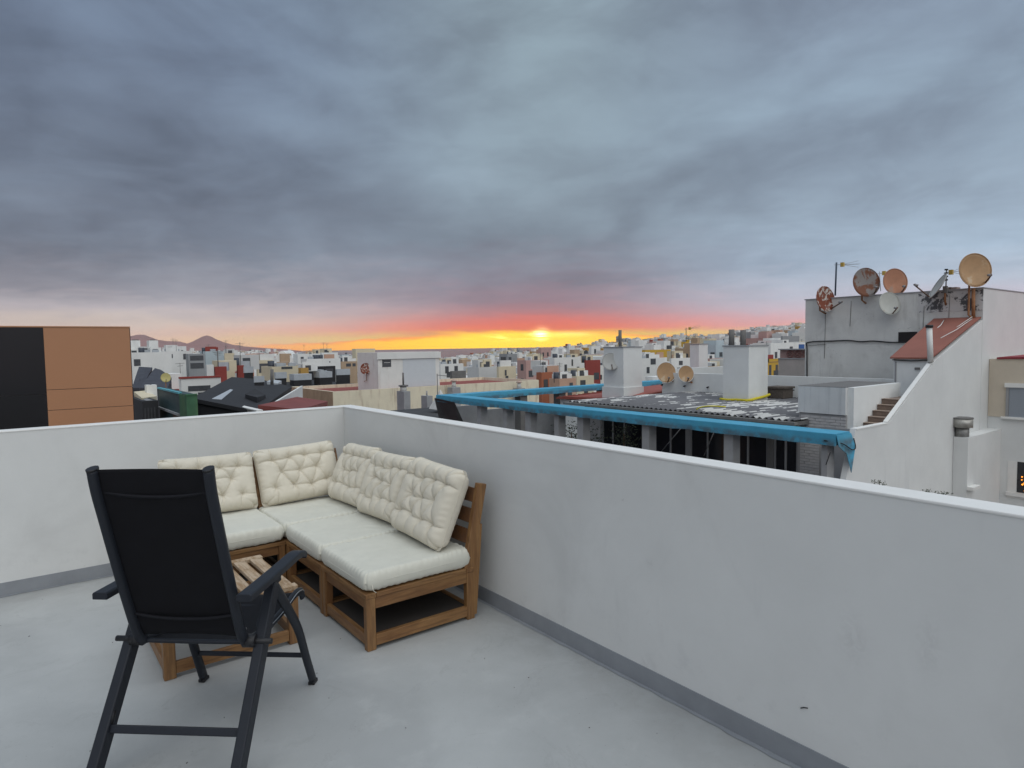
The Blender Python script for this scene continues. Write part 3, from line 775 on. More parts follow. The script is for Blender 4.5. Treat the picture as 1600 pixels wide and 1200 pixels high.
# ------------------------------------------------------------------ neighbouring building with the blue-wrapped beams
M_ZOFF = -6.0
blk = empty('rooftop_pergola', (11.3, 9, -3.2), 'grey terrace pergola with its long beams wrapped in blue tarpaulin', 'pergola')
def local(o, root): o.parent = root; o.matrix_parent_inverse = Matrix.Translation(root.location).inverted(); return o
def P_(mb, name, m, root, bevel=0): return local(mb.build(name, m, None, bevel), root)
def tarp_beam(a, b, w, top, drop, side_axis, seed, name):
    """cloth wrapped over a beam: crumpled box shell with thickness"""
    rr = random.Random(seed); a = Vector(a); b = Vector(b); n = int((b - a).length / .16)
    d = (b - a).normalized(); sd = Vector(side_axis)
    vs = []
    prof = [(0, -drop), (-.010, -drop * .5), (0, -.008), (0, -.008), (.012, .003), (.012, .003), (.5, .006), (.985, .003), (1.0, -.008), (1.010, -drop * .5), (1.0, -drop),
            (.95, -drop + .01), (.05, -drop + .01)]
    for i in range(n + 1):
        p = a.lerp(b, i / n)
        for j, (q, z) in enumerate(prof):
            nz = mnoise.noise(Vector((p.x * 1.3 + seed, p.y * 1.3, j * .8))) * .013 + mnoise.noise(Vector((p.x * 4, p.y * 4 + seed, j * 1.9))) * .006
            zz = z + nz * (.4 if j in (2, 3, 4, 5, 6, 7) else 1) + (mnoise.noise(Vector((p.x * .9, p.y * .9, seed * 3))) * .035 if j in (0, 10, 11, 12) else 0)
            vs.append(p + sd * (q * w + nz * .7) + Vector((0, 0, top + zz)))
    m = len(prof)
    fs = [(i * m + j, i * m + (j + 1) % m, (i + 1) * m + (j + 1) % m, (i + 1) * m + j) for i in range(n) for j in range(m)]
    fs += [tuple(reversed(range(m))), tuple(range(n * m, (n + 1) * m))]
    return MB().add(vs, fs, 0, False)
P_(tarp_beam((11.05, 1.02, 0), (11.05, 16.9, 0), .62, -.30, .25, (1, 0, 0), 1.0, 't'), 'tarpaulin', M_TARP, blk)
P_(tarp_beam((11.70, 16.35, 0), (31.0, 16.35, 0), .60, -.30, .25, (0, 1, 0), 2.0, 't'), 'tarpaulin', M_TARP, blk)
# loose end of the sheet at the near corner of the beam and its cord
fl_ = MB()
p0 = [(11.04, 1.0, -.33), (11.66, 1.0, -.33), (11.78, .96, -.62), (11.55, .93, -1.15), (11.42, .97, -.74), (11.10, .98, -.56)]
fl_.prism(p0, (0, -.012, 0)); P_(fl_, 'tarpaulin_flap', M_TARP, blk)
P_(MB().tube(smooth_line([(11.02, 1.25, -.45), (11.2, .96, -.50), (11.55, .92, -.66), (11.74, .93, -.64), (11.78, .99, -.45)], 5), .012, 5), 'cord', M_RUBBER, blk)
P_(MB().tube([(11.45, 1.6, -1.65), (11.1, 1.15, -.7)], .010, 5), 'cord', M_RUBBER, blk)
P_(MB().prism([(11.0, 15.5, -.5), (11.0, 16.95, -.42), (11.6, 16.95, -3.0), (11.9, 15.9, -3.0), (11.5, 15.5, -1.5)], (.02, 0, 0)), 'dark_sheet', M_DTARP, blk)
P_(MB().box(11.10, 1.1, -.52, 11.62, 16.85, -.34), 'beam', M_CONC, blk)
P_(MB().box(11.7, 16.4, -.52, 30.9, 16.9, -.34), 'beam', M_CONC, blk)
for px0, px1 in [(746, 752), (786, 792), (821, 829), (866, 873), (902, 911), (1003, 1014), (1131, 1145), (1284, 1293)]:
    ya, yb = atx(px1, 680, 11.20)[1], atx(px0, 680, 11.20)[1]
    P_(MB().box(11.20, ya, -3.2, 11.50, yb, -.50), 'post', M_CONC, blk)
for px in (873, 812, 940):
    x_ = aty(px, 620, 16.5)[0]; P_(MB().box(x_, 16.45, -3.2, x_ + .38, 16.85, -.50), 'post', M_CONC2, blk)
P_(MB().box(12.5, 17.6, -3.2, 13.6, 17.75, -.9), 'screen_wall', M_CONC, blk)
P_(MB().box(13.9, 17.6, -3.2, 22.0, 17.75, -1.15), 'screen_wall', M_CONC, blk)
P_(MB().box(11.25, 1.1, -3.2, 11.40, 16.8, -2.15), 'low_wall', M_CONC, blk)
for (pa, pb) in [((1070, 662), (1033, 706)), ((1119, 667), (1100, 712))]:
    a = atx(*pa, 11.9); b = atx(*pb, 12.3)
    P_(MB().tube([a, b], .013, 5), 'stay_rod', M_ALU, blk)
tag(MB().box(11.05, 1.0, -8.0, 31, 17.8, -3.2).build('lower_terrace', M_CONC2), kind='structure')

# house behind: windowed front, corrugated roof
FX = 12.8
hs = empty('terrace_house', (FX, 6, -3.2), 'low grey house front with sliding windows under a corrugated roof', 'house')
fy = lambda px, py=700, x=FX: float(atx(px, py, x)[1])
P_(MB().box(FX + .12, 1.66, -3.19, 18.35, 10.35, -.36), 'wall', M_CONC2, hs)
def wseg(a, b, m, z0=-3.19, z1=-.40, x0=FX, x1=FX + .12, name='wall'):
    P_(MB().box(x0, fy(b), z0, x1, fy(a) , z1), name, m, hs)
wseg(1199, 1209, M_CONC2, x0=FX - .02); wseg(1072, 1078, M_ALU); wseg(934, 941, M_CONC)
def swindow(a, b, ztop, zbot, mul, x=FX):
    y0, y1 = fy(b), fy(a); w_ = empty('w', (0, 0, 0), None, None); bpy.data.objects.remove(w_)
    f = MB().box(x + .02, y0, ztop - .045, x + .09, y1, ztop).box(x + .02, y0, zbot, x + .09, y1, zbot + .045)
    f.box(x + .02, y0, zbot + .045, x + .09, y0 + .04, ztop - .045).box(x + .02, y1 - .04, zbot + .045, x + .09, y1, ztop - .045)
    ys = [y1 - .04]
    for q in mul:
        yy = fy(q); f.box(x + .01, yy - .022, zbot + .045, x + .085, yy + .022, ztop - .045); ys += [yy + .022, yy - .022]
    ys.append(y0 + .04)
    fo = P_(f, 'window', M_ALU, hs)
    for i in range(0, len(ys), 2):
        o = MB().box(x + .045, ys[i + 1], zbot + .045, x + .06, ys[i], ztop - .045).build('pane', M_GLASS)
        o.parent = fo
    P_(MB().box(x, y0, zbot - .9, x + .12, y1, zbot), 'wall', M_CONC, hs)
    P_(MB().box(x, y0, ztop, x + .12, y1, -.40), 'wall', M_CONC2, hs)
swindow(1209, 1246, -.62, -1.75, [1227]); swindow(1140, 1199, -.60, -1.70, [1168])
swindow(1078, 1139.5, -.55, -1.70, [1105]); swindow(1008, 1072, -.50, -1.70, [1047])
swindow(941, 1007.5, -.50, -1.95, [957, 975])
# painted brick pier: separate bricks over mortar
def bricks(x, y0, y1, z0, z1, root, seed, bw=.24, bh=.068, gap=.012):
    P_(MB().box(x + .014, y0, z0, x + .10, y1, z1), 'mortar', M_MORT, root)
    rr = random.Random(seed); k = 0; z = z0 + gap / 2
    me = MB().box(0, 0, 0, .05, bw - gap, bh - gap).mesh('brick', M_BRICKW)
    meh = MB().box(0, 0, 0, .05, bw / 2 - gap, bh - gap).mesh('brick', M_BRICKW)
    while z + bh - gap <= z1 + .001:
        y = y0; first = k % 2
        while y < y1 - .05:
            half = first or (y + bw > y1 + .02); first = 0
            L = bw / 2 if half else bw
            if y + L - gap > y1 + .01: break
            o = bpy.data.objects.new('brick', meh if half else me); COL.objects.link(o)
            o.location = (x + rr.uniform(-.006, .006), y + gap / 2, z); local(o, root)
            y += L
        z += bh; k += 1
bricks(FX - .06, fy(1282), fy(1248), -1.95, -.42, hs, 1)
P_(MB().box(FX - .02, fy(1282), -3.19, FX + .1, fy(1248), -1.95), 'wall', M_CONC, hs)
P_(MB().box(FX - .05, fy(940), -3.19, FX + .1, fy(921), -.45), 'lattice_wall', M_BRICKW, hs)
P_(MB().box(FX, 1.13, -3.19, FX + .1, fy(1282), -.40), 'wall', M_CONC, hs)
# corrugated roof
n = 46 * 8; ya, yb = 2.52, 10.30; xa, xb = 12.15, 18.42
vs = []; fs = []
for k in (0, 1):
    for i in range(n + 1):
        y = ya + (yb - ya) * i / n; dz_ = .026 * math.sin((y - ya) / .17 * 2 * PI)
        for x in (xa, xb): vs.append((x, y, -.225 + dz_ - (x - xa) * .006 - k * .012))
b = 2 * (n + 1)
for i in range(n):
    a = 2 * i; fs += [(a, a + 1, a + 3, a + 2), (b + a, b + a + 2, b + a + 3, b + a + 1), (a, a + 2, b + a + 2, b + a), (a + 1, b + a + 1, b + a + 3, a + 3)]
P_(MB().add(vs, fs, 0, True), 'corrugated_roof', M_CORR, hs)
P_(MB().box(12.03, 2.45, -.335, 12.17, 10.45, -.262), 'gutter', mat('gutter_grey', (.20, .195, .185), .7), hs)
P_(MB().box(12.25, 2.5, -.36, 18.4, 10.32, -.275), 'roof_deck', M_CONC2, hs)
# foam strip and hose on the roof
yf = atx(1187, 632, 15.0)
o = MB()
o.tube(smooth_line([(15.80, 7.05, -.20), (15.74, 6.75, -.21), (15.84, 6.5, -.20), (15.80, 6.05, -.19), (16.2, 6.03, -.16), (16.7, 6.05, -.13), (17.02, 6.05, -.08)], 5), .042, 7)
tag(o.build('foam_strip', M_YEL), 'yellow sealing foam round the foot of the right-hand chimney stack', 'sealant')
a = atx(1088, 640, 12.1)
o = MB().tube(smooth_line([a, a + np.array([.02, -.12, .07]), a + np.array([.05, -.42, .12]), a + np.array([.3, -.7, .10])], 5), .018, 6)
tag(o.build('hose', M_YEL), 'short yellow hose end poking over the gutter', 'hose')
a = atx(960, 635, 12.4)
tag(MB().tube(smooth_line([a, a + np.array([0, -.10, .03]), a + np.array([0, -.22, 0]), a + np.array([0, -.10, -.04]), a], 4), .02, 6).build('strap_loop', mat('orange_strap', (.62, .28, .02), .7)),
    'orange strap loop hanging under the eave of the corrugated roof', 'strap')

# stair-side block
sbk = empty('stair_block', (FX, 1.65, -.4), 'white boxed-in wall block beside the brown stairs, streaked on its left face', 'wall')
P_(MB().box(FX - .03, 1.64, -.09, 15.35, 2.77, .545), 'wall', M_STREAK, sbk)
P_(MB().box(FX - .033, 1.637, .545, 15.36, 2.773, .552), 'roof', M_CONC2, sbk)
P_(MB().box(FX + .06, 1.60, -3.1, 15.3, 1.652, -.09), 'wall', M_WHITE, sbk)
P_(MB().box(FX + .07, 1.5, -.40, 15.34, 1.648, .543), 'wall', M_WHITE, sbk)
bricks(FX + .0, 1.64, 2.76, -.42, -.10, sbk, 3)
# stairs
st = empty('staircase', (13.4, 1.2, -.3), 'brown tiled steps climbing to the rooftop shed', 'stairs')
M_TREAD = mat('stair_tread', (.27, .205, .165), .8, .2, 5)
for i in range(5):
    x = 13.35 + i * .235; z = -.30 + i * .125
    P_(MB().box(x, 1.125, z - .5, x + .60 if i < 4 else 16.0, 1.495, z), 'step', M_STEP, st)
    P_(MB().box(x - .02, 1.125, z, x + .20, 1.495, z + .012), 'tread', M_TREAD, st)
P_(MB().box(15.4, 1.5, -.4, 18.5, 2.4, .20), 'landing', M_CONC, st)

# building C: the dish building
cb = empty('dish_building', (19.4, 3, -8), 'tall weathered white rooftop block carrying rusty satellite dishes, with sloping stair wall', 'building')
P_(MB().box(19.4, 1.0, -8, 27, 6.16, 3.03), 'wall', M_AGED, cb)
P_(MB().box(19.398, .994, -8, 27, 1.0, 3.02), 'side_wall', M_SIDE, cb)
P_(MB().box(19.39, 1.002, 2.42, 19.40, 2.65, 3.0), 'peeling_patch', M_PEEL, cb)
P_(MB().box(19.37, .98, 3.03, 27.1, 6.19, 3.06), 'coping', M_CONC, cb)
P_(MB().prism([(11.30, 1.0, -8), (11.42, 1.0, -1.45), (11.88, 1.0, -.288), (13.47, 1.0, -.286), (16.04, 1.0, 1.06), (19.397, 1.0, 2.14), (19.397, 1.0, -8)], (0, .12, 0)), 'stair_wall', M_SIDE, cb)
P_(MB().bar((13.46, 1.06, -.255), (16.04, 1.06, 1.095), .10, .028, (0, 0, 1)), 'stair_coping', M_CAP, cb)
P_(MB().box(11.9, .99, -.287, 13.46, 1.13, -.262), 'stair_coping', M_CAP, cb)
a1, a2 = atx(1404, 520, 19.4), atx(1433, 533, 19.4)
P_(MB().box(19.385, a2[1], a2[2] - .02, 19.399, a1[1], a1[2] + .02), 'vent_opening', M_BLACKC, cb)
cab = [atx(px, py, 19.36) for px, py in [(1261, 591), (1261, 545), (1263, 535), (1300, 533), (1325, 532), (1345, 534), (1365, 533), (1390, 535), (1405, 535), (1432, 535)]]
P_(MB().tube(smooth_line(cab, 4), .022, 5), 'cable', M_RUBBER, cb)
P_(MB().tube([atx(1263, 540, 19.37), atx(1290, 538, 19.37)], .008, 4), 'cable', M_RUBBER, cb)
for px, y0, y1 in [(1290, 490, 560), (1330, 470, 510), (1444, 478, 515), (1484, 462, 510)]:
    P_(MB().tube([atx(px, y0, 19.385), atx(px - 2, y1, 19.385)], .007, 4), 'cable', M_CONC2, cb)
# shed with the red lean-to roof
sh = empty('rooftop_shed', (16.0, 1.13, .1), 'small white shed at the top of the stairs with a sloping brick-red roof', 'shed')
P_(MB().box(16.0, 1.125, -.40, 19.38, 1.93, 1.13), 'wall', M_WHITE, sh)
P_(MB().prism([(15.93, 1.03, 1.13), (15.93, 2.0, 1.13), (19.385, 2.22, 2.20), (19.385, 1.03, 2.20)], (0, 0, .035)), 'roof', M_REDSH, sh)
P_(MB().prism([(16.0, 1.126, 1.13), (16.0, 1.93, 1.13), (19.38, 2.19, 2.19), (19.38, 1.126, 2.19)], (0, 0, -.001)), 'roof_board', M_WHITE, sh)
P_(MB().prism([(16.05, 1.90, 1.0), (19.38, 1.90, 1.0), (19.38, 1.90, 2.19)], (0, .05, 0)), 'gable', M_WHITE, sh)
P_(MB().box(15.985, 1.86, .12, 15.999, 1.90, 1.05), 'door_frame', M_ALU, sh)
a = atx(1433, 576, 15.98); P_(MB().box(15.98, a[1] - .06, a[2] - .03, 15.998, a[1] + .06, a[2] + .03), 'vent', M_CONC2, sh)
P_(MB().tube([(15.96, 1.95, 1.10), (15.96, 1.5, 1.075), (15.96, 1.1, 1.10)], .014, 5), 'cable', M_RUBBER, sh)
a = atx(1454, 566, 15.9); b_ = atx(1452, 512, 15.9)
pv = MB().tube([a, b_], .065, 12).build('vent_pipe', M_PIPEW); tag(pv, 'white plastic vent pipe with black cap standing before the red lean-to roof', 'pipe')
MB().tube([b_, b_ + np.array([0, 0, .07])], .085, 12).build('cap', M_RUBBER, pv)
for k, (pa, pb) in enumerate([((1519, 495), (1440, 545)), ((1519, 498), (1470, 528)), ((1475, 500), (1465, 512))]):
    a = atz(pa[0], pa[1], 2.1); b_ = atx(pb[0], pb[1], 17.3)
    P_(MB().tube([atx(pa[0], pa[1], 19.2), atx((pa[0] + pb[0]) / 2, (pa[1] + pb[1]) / 2 + 2, 18.0), atx(pb[0], pb[1], 16.9)], .010, 4), 'cable', M_CAP, sh)

# lower right: chimney breast, cowl, beige block
cbk = MB().box(17.43, .66, -8, 20.018, .993, -.97)
tag(cbk.build('chimney_breast', M_SIDE), 'white chimney breast standing out from the wall under the metal cowl', 'chimney')
tag(MB().box(17.40, .50, -2.35, 17.9, .655, -2.26).build('wall_ledge', M_CAP), 'small white ledge on the face of the chimney breast', 'ledge')
c0 = atx(1503, 683, 17.6); cw = empty('chimney_cowl', tuple(c0), 'round metal chimney cowl at the foot of the white slanting wall', 'cowl')
MB().tube([(0, 0, -.10), (0, 0, .30)], .16, 16).build('flue', mat('galvanised_metal', (.26, .26, .25), .45, .25, 9, metal=.6), cw)
MB().tube([(0, 0, .27), (0, 0, .50)], .25, 8).build('hood', mat('cowl_metal', (.42, .41, .38), .45, .25, 9, metal=.5), cw)
MB().tube([(0, 0, .50), (0, 0, .53)], .26, 8).build('cap', M_CONC2, cw)
bb = empty('beige_building', (20.0, 0, -8), 'beige rendered block with a grey roller shutter at the right edge', 'building')
P_(MB().box(20.0, -5, -.62, 27, .985, 1.03), 'wall', M_BEIGE, bb)
P_(MB().prism([(19.96, .80, 1.03), (19.96, -5, 1.22), (26, -5, 1.32), (26, .80, 1.10)], (0, 0, .05)), 'roof_coating', mat('crimson_coating', (.26, .035, .045), .7), bb)
P_(MB().box(19.985, -5, 1.03, 20.2, .80, 1.06), 'edge', M_REDR, bb)
P_(MB().box(20.02, -5, -8, 27, .99, -.621), 'lower_wall', M_SIDE, bb)
P_(MB().box(19.93, -5, -.66, 20.1, .66, -.60), 'ledge', M_CAP, bb)
a = atx(1574, 605, 20); b_ = atx(1574, 650, 20)
P_(MB().box(19.93, -2.2, a[2] + .0, 19.998, a[1] + .05, a[2] + .12), 'shutter_box', M_CAP, bb)
shz0, shz1 = -.60, a[2]
so_ = P_(MB().box(19.985, -2.2, shz0, 19.995, a[1] - .05, shz1), 'shutter', M_SHUT, bb)
k = 0; z = shz0
sl_me = MB().box(0, 0, 0, .012, a[1] - .06 + 2.2, .042).mesh('slat', M_SHUT)
while z < shz1 - .05:
    o = bpy.data.objects.new('slat', sl_me); COL.objects.link(o); o.parent = so_; o.location = (19.975 - 0, -2.2, z)
    z += .052
P_(MB().box(19.965, a[1] - .05, shz0, 19.998, a[1] + .02, shz1), 'guide', M_ALU, bb)
# dark window, with added glowing spheres imitating an orange reflection
q0 = atx(1588, 722, 19.9); q1 = atx(1588, 770, 19.9)
P_(MB().box(20.008, -2.5, q1[2] - .18, 20.015, q0[1] + .22, q0[2] + .0), 'window_surround', M_CAP, bb)
P_(MB().box(20.000, -2.5, q1[2], 20.007, q0[1], q0[2]), 'window_glass', M_GLASS, bb)
P_(MB().box(19.95, -2.5, q1[2] - .12, 20.0, q0[1] + .24, q1[2] - .02), 'sill', M_CAP, bb)
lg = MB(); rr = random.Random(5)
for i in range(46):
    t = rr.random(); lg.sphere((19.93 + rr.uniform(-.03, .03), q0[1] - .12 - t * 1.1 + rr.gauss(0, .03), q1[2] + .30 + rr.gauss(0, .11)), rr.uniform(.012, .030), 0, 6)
tag(lg.build('reflection_spheres', M_REFLECT), 'cluster of small added glowing spheres imitating an orange reflection in the dark window at the right edge', 'lights')

# low white wall behind the corrugated roof
bw = MB().box(18.45, 2.45, -.4, 18.65, 11.6, .45); bw.box(18.65, 11.42, -.4, 24, 11.6, .58)
tag(bw.build('roof_parapet', M_WHITE), 'low white rooftop wall behind the corrugated roof', 'parapet')
# masonry chimney stacks
def stack(label, cpx, ctop, X, rpx, lpx, zb, pipe=None, skirt=0):
    c = atx(cpx, ctop, X); dr = ray(rpx, ctop); y0 = c[1]
    x1 = float(aty(rpx, ctop, y0)[0]); y1 = float(atx(lpx, ctop, X)[1])
    r = empty('chimney_stack', (X, y0, zb), label, 'chimney', 'white square chimney stacks')
    P_(MB().box(X, y0, zb, x1, y1, c[2]), 'shaft', M_WHITE, r)
    P_(MB().box(X - .03, y0 - .03, c[2], x1 + .03, y1 + .03, c[2] + .035), 'cap', M_CONC, r)
    if skirt: P_(MB().box(X - .05, y0 - .05, zb, x1 + .05, y1 + .05, zb + skirt), 'foot', M_WHITE, r)
    if pipe:
        for (ppx, h_, rr_) in pipe:
            q = atx(ppx, ctop, (X + x1) / 2)
            P_(MB().tube([(q[0], q[1], c[2]), (q[0], q[1], c[2] + h_)], rr_, 10), 'flue', M_CONC2, r)
    return r
stack('large white square chimney stack rising from the corrugated roof', 1170, 541, 15.9, 1200, 1130, -.30, [(1143, .55, .09), (1161, .52, .09)])
stack('white square chimney stack carrying a grey-white satellite dish, left of the corrugated roof', 974, 543, 17.2, 1003, 943, -1.0, [(969, .72, .07)], .86)
stack('slim white chimney stack with a wide head in front of the hillside houses', 1092, 538, 26.0, 1106, 1078, -2.0)
# wood basket
a = atx(1201, 622, 17.6); b_ = atx(1227, 606, 17.6)
bk = MB().box(17.5, b_[1], -.25, 18.1, a[1], b_[2]); bk = bk.build('wicker_hamper', M_WICK, None, .03)
tag(bk, 'dark woven hamper standing against the white rooftop wall', 'hamper')
MB().box(17.46, b_[1] - .04, b_[2] - .04, 18.14, a[1] + .04, b_[2] + .03).build('lid', M_WICK, bk, .01)

# ------------------------------------------------------------------ satellite dishes
def rust(c1, c2, sc, a, b):
    return lambda T, v, c, bb: T.mix(T.mapr(T.noise(v, sc, 6, .65, .4), a, b), c, c2)
M_DISH = [mat('dish_rusty_white', (.62, .58, .53), .7, .05, fn=rust(0, (.22, .055, .025, 1), 5.5, .42, .48)),
          mat('dish_grey_rust_patch', (.25, .23, .22), .7, .1, fn=rust(0, (.19, .075, .04, 1), 2.2, .48, .54)),
          mat('dish_rust_orange', (.42, .20, .12), .75, .15, 3, fn=rust(0, (.36, .24, .18, 1), 3, .55, .68)),
          mat('dish_offwhite', (.52, .53, .49), .6, .06, 4, fn=rust(0, (.42, .25, .10, 1), 2.4, .66, .70)),
          mat('dish_plain_grey', (.44, .44, .42), .6, .05),
          mat('dish_tan', (.46, .285, .15), .6, .12, 4, fn=rust(0, (.55, .42, .28, 1), 3.5, .58, .66))]
M_ARM = mat('feed_arm_rust', (.13, .075, .05), .8, .3, 8)
def dish(label, c, rad, normal, m, arm=(0, -1), foot=None, group='satellite dishes on the roofs', rim=None, armlen=.62):
    """c = centre, normal = direction the bowl faces; arm = direction in the dish plane the arm starts from"""
    c = Vector([float(q) for q in c]); n = Vector(normal).normalized()
    sx = Vector((0, 0, 1)).cross(n).normalized(); sy = n.cross(sx)
    r = empty('satellite_dish', c, label, 'satellite dish', group)
    N, K = 28, 6; vs = []; dep_ = rad * .17
    for side_ in (0, 1):
        vs.append(-n * (dep_ + side_ * .012))
        for k in range(1, K + 1):
            q = k / K
            for j in range(N):
                t = 2 * PI * j / N
                vs.append(sx * (rad * q * math.cos(t)) + sy * (rad * 1.05 * q * math.sin(t)) - n * (dep_ * (1 - q * q) + side_ * .012))
    fs = []; M1 = 1 + N * K
    for s_ in (0, 1):
        o = s_ * M1
        fs += [((o, o + 1 + j, o + 1 + (j + 1) % N) if not s_ else (o, o + 1 + (j + 1) % N, o + 1 + j)) for j in range(N)]
        for k in range(K - 1):
            for j in range(N):
                a = o + 1 + k * N; q = (a + j, a + N + j, a + N + (j + 1) % N, a + (j + 1) % N); fs.append(q if not s_ else q[::-1])
    a = 1 + (K - 1) * N
    fs += [(a + j, M1 + a + j, M1 + a + (j + 1) % N, a + (j + 1) % N) for j in range(N)]
    MB().add(vs, fs, 0, True).build('reflector', m, r)
    ring = [sx * (rad * math.cos(2 * PI * j / N)) + sy * (rad * 1.05 * math.sin(2 * PI * j / N)) for j in range(N + 1)]
    MB().tube(ring, .012, 5, caps=False).build('rim', rim or m, r)
    ad_ = (sx * arm[0] + sy * arm[1]).normalized()
    base_ = ad_ * rad * 1.0 - n * .02; tip = ad_ * rad * .62 + n * rad * 2 * armlen
    MB().tube([base_ - n * .05, base_, tip], .021, 6).build('feed_arm', M_ARM, r)
    MB().tube([tip - n * .02, tip - ad_ * .02 - n * .12], .035, 8).build('receiver', M_ALU, r)
    hub = -n * (dep_ + .16)
    MB().box(hub.x - .05, hub.y - .05, hub.z - .10, hub.x + .05, hub.y + .05, hub.z + .10).build('bracket', M_CONC2, r)
    if foot is not None:
        ft = Vector([float(q) for q in foot]) - c
        MB().tube([hub, Vector((hub.x, hub.y, min(hub.z, ft.z + .1))), ft], .028, 7).build('mast', M_RUSTP, r)
    return r
toward = lambda px, py, X: Vector((-fwd[0], -fwd[1], 0)).normalized()
def rp(c, w): return w / 2 * float((np.array(c) - CAM) @ fwd) / FPX
X9 = 19.1
def nrm(px, py, side_=0.0, upz=.25):
    t = toward(px, py, X9); s = Vector((0, 0, 1)).cross(t)
    return t + s * side_ + Vector((0, 0, upz))
c = atx(1290, 467, X9); dish('small rust-eaten satellite dish low at the left corner of the roof block', c, rp(c, 38), nrm(1290, 467, .42, .15), M_DISH[0], (.6, -.8), atx(1290, 490, 19.4))
c = atx(1354, 441, X9); dish('grey satellite dish with a large rust patch on a post above the roof edge', c, rp(c, 43), nrm(1354, 441, .05, .12), M_DISH[1], (.55, -.83), atx(1353, 474, 19.4), armlen=.38)
c = atx(1399, 440, X9 + .5); dish('plain rust-orange satellite dish above the roof edge', c, rp(c, 39), nrm(1399, 440, .05, .12), M_DISH[2], (.5, -.85), c + np.array([.3, 0, -.6]), armlen=.38)
c = atx(1390, 474, X9); dish('off-white satellite dish with a brown stain hung on the wall face', c, rp(c, 34), nrm(1390, 474, .10, .2), M_DISH[3], (.2, -1), atx(1393, 480, 19.4), armlen=.4)
c = atx(1465, 447, X9); dish('grey satellite dish turned edge-on beside the peeling corner', c, rp(c, 40), Vector((-.55, .80, .55)), M_DISH[4], (-.3, -1), atx(1478, 476, 19.4), armlen=.75)
c = atx(1524, 422, X9); dish('big tan satellite dish on a tall rusty post at the corner', c, rp(c, 50), nrm(1524, 422, -.02, .10), M_DISH[5], (.62, -.78), atx(1519, 497, 19.25), armlen=.42)
c = atx(954, 565, 17.05); dish('greyish-white satellite dish on the side of the chimney stack', c, rp(c, 26), Vector((-.75, -.75, .3)), M_DISH[4], (.2, -1), atx(957, 570, 17.2), armlen=.42)
X8 = 18.2
c = atx(1041, 582, X8); dish('tan satellite dish, larger of the pair on the low white wall', c, rp(c, 31), nrm(1041, 582, .08, .15), M_DISH[5], (.1, -1), atx(1052, 596, 18.45), rim=M_CAP, armlen=.38)
c = atx(1072, 584, X8); dish('tan satellite dish, smaller of the pair on the low white wall', c, rp(c, 25), nrm(1072, 584, .08, .15), M_DISH[5], (.1, -1), atx(1082, 598, 18.45), rim=M_CAP, armlen=.38)
# wall brackets below
for i, (px, py) in enumerate([(1035, 602), (1070, 604), (1106, 606), (1238, 611)]):
    a = atx(px, py, 18.44)
    tag(MB().tube([a, a + np.array([-.12, -.03, .02]), a + np.array([-.16, -.15, .05])], .022, 6).build('wall_bracket', M_RUBBER),
        ['leftmost black bracket on the low white wall, under the larger tan dish', 'black bracket on the low white wall under the smaller tan dish',
         'black bracket alone on the low white wall between the tan dishes and chimney', 'black bracket on the low white wall right of the woven hamper'][i], 'bracket', 'black wall brackets')
a = atx(1519, 497, 19.3)
tag(MB().tube([atx(1521, 498, 19.3), atx(1521, 450, 19.3)], .045, 10).build('standpipe', M_RUSTP), 'rust-coloured standpipe clamped to the peeling corner', 'pipe')
for k, (px, py) in enumerate([(1480, 444), (1489, 444)]):
    a = atx(px, py + 8, 19.5)
    tag(MB().box(a[0], a[1] - .09, a[2] - .14, a[0] + .3, a[1] + .09, a[2] + .06).build('loose_block', mat('old_block', (.30, .22, .19), .9, .2, 6)),
        ['left loose concrete block on the parapet under the edge-on dish', 'right loose concrete block on the parapet beside the tan dish'][k], 'block', 'loose blocks on the parapet')

# TV antennas
def antenna(label, base_, top, boom, booml, cross_n, mast_r=.02, feed=None):
    r = empty('tv_antenna', tuple(map(float, base_)), label, 'antenna', 'rooftop television antennas')
    top = Vector(top) - Vector(base_)
    MB().tube([(0, 0, 0), top], mast_r, 6).build('mast', M_ALU if mast_r < .02 else mat('mast_blue_grey', (.05, .07, .10), .6), r)
    bd = Vector(boom).normalized(); side_ = Vector((0, 0, 1)).cross(bd).normalized()
    t = top - Vector((0, 0, .08))
    MB().tube([t - bd * .08, t + bd * booml], .009, 5).build('boom', M_ALU, r)
    e = MB()
    for s_ in (1, -1):
        e.tube([t + bd * (booml * .25), t + bd * booml + Vector((0, 0, .11 * s_))], .007, 4)
    for i in range(cross_n):
        q = t + bd * (booml * (.25 + .75 * i / max(1, cross_n - 1)))
        e.tube([q - side_ * .09, q + side_ * .09], .005, 4)
    e.build('elements', M_ALU, r)
    f = t + bd * (booml * .27); MB().box(f.x - .05, f.y - .05, f.z - .07, f.x + .05, f.y + .05, f.z + .07).build('dipole_box', mat('antenna_yellow', (.50, .33, .06), .6), r)
    return r
right_d = Vector(rt) * Vector((1, 1, 0))
antenna('tall television antenna on a blue-grey mast behind the rust-eaten dish', atx(1305, 462, 19.9), atx(1307, 410, 19.9), right_d + Vector((0, 0, .02)), .75, 6, .028)
antenna('television antenna on the slim wide-headed chimney, against the pink horizon', atx(1072, 534, 26.4), atx(1072, 512, 26.4), right_d + Vector((0, 0, .16)), .75, 5, .02)
antenna('faint television antenna partly behind the two rusty round dishes', atx(1376, 455, 22.0), atx(1374, 424, 22.0), right_d + Vector((0, 0, .1)), .62, 5, .012)
ms = antenna('short dark mast with stacked insulators between the edge-on and tan dishes', atx(1478, 448, 19.6), atx(1479, 422, 19.6), right_d + Vector((0, 0, .12)), .5, 1, .018)
for k in range(4): MB().tube([(0, 0, .18 + k * .10), (0, 0, .22 + k * .10)], .05, 8).build('insulator', M_RUBBER, ms)

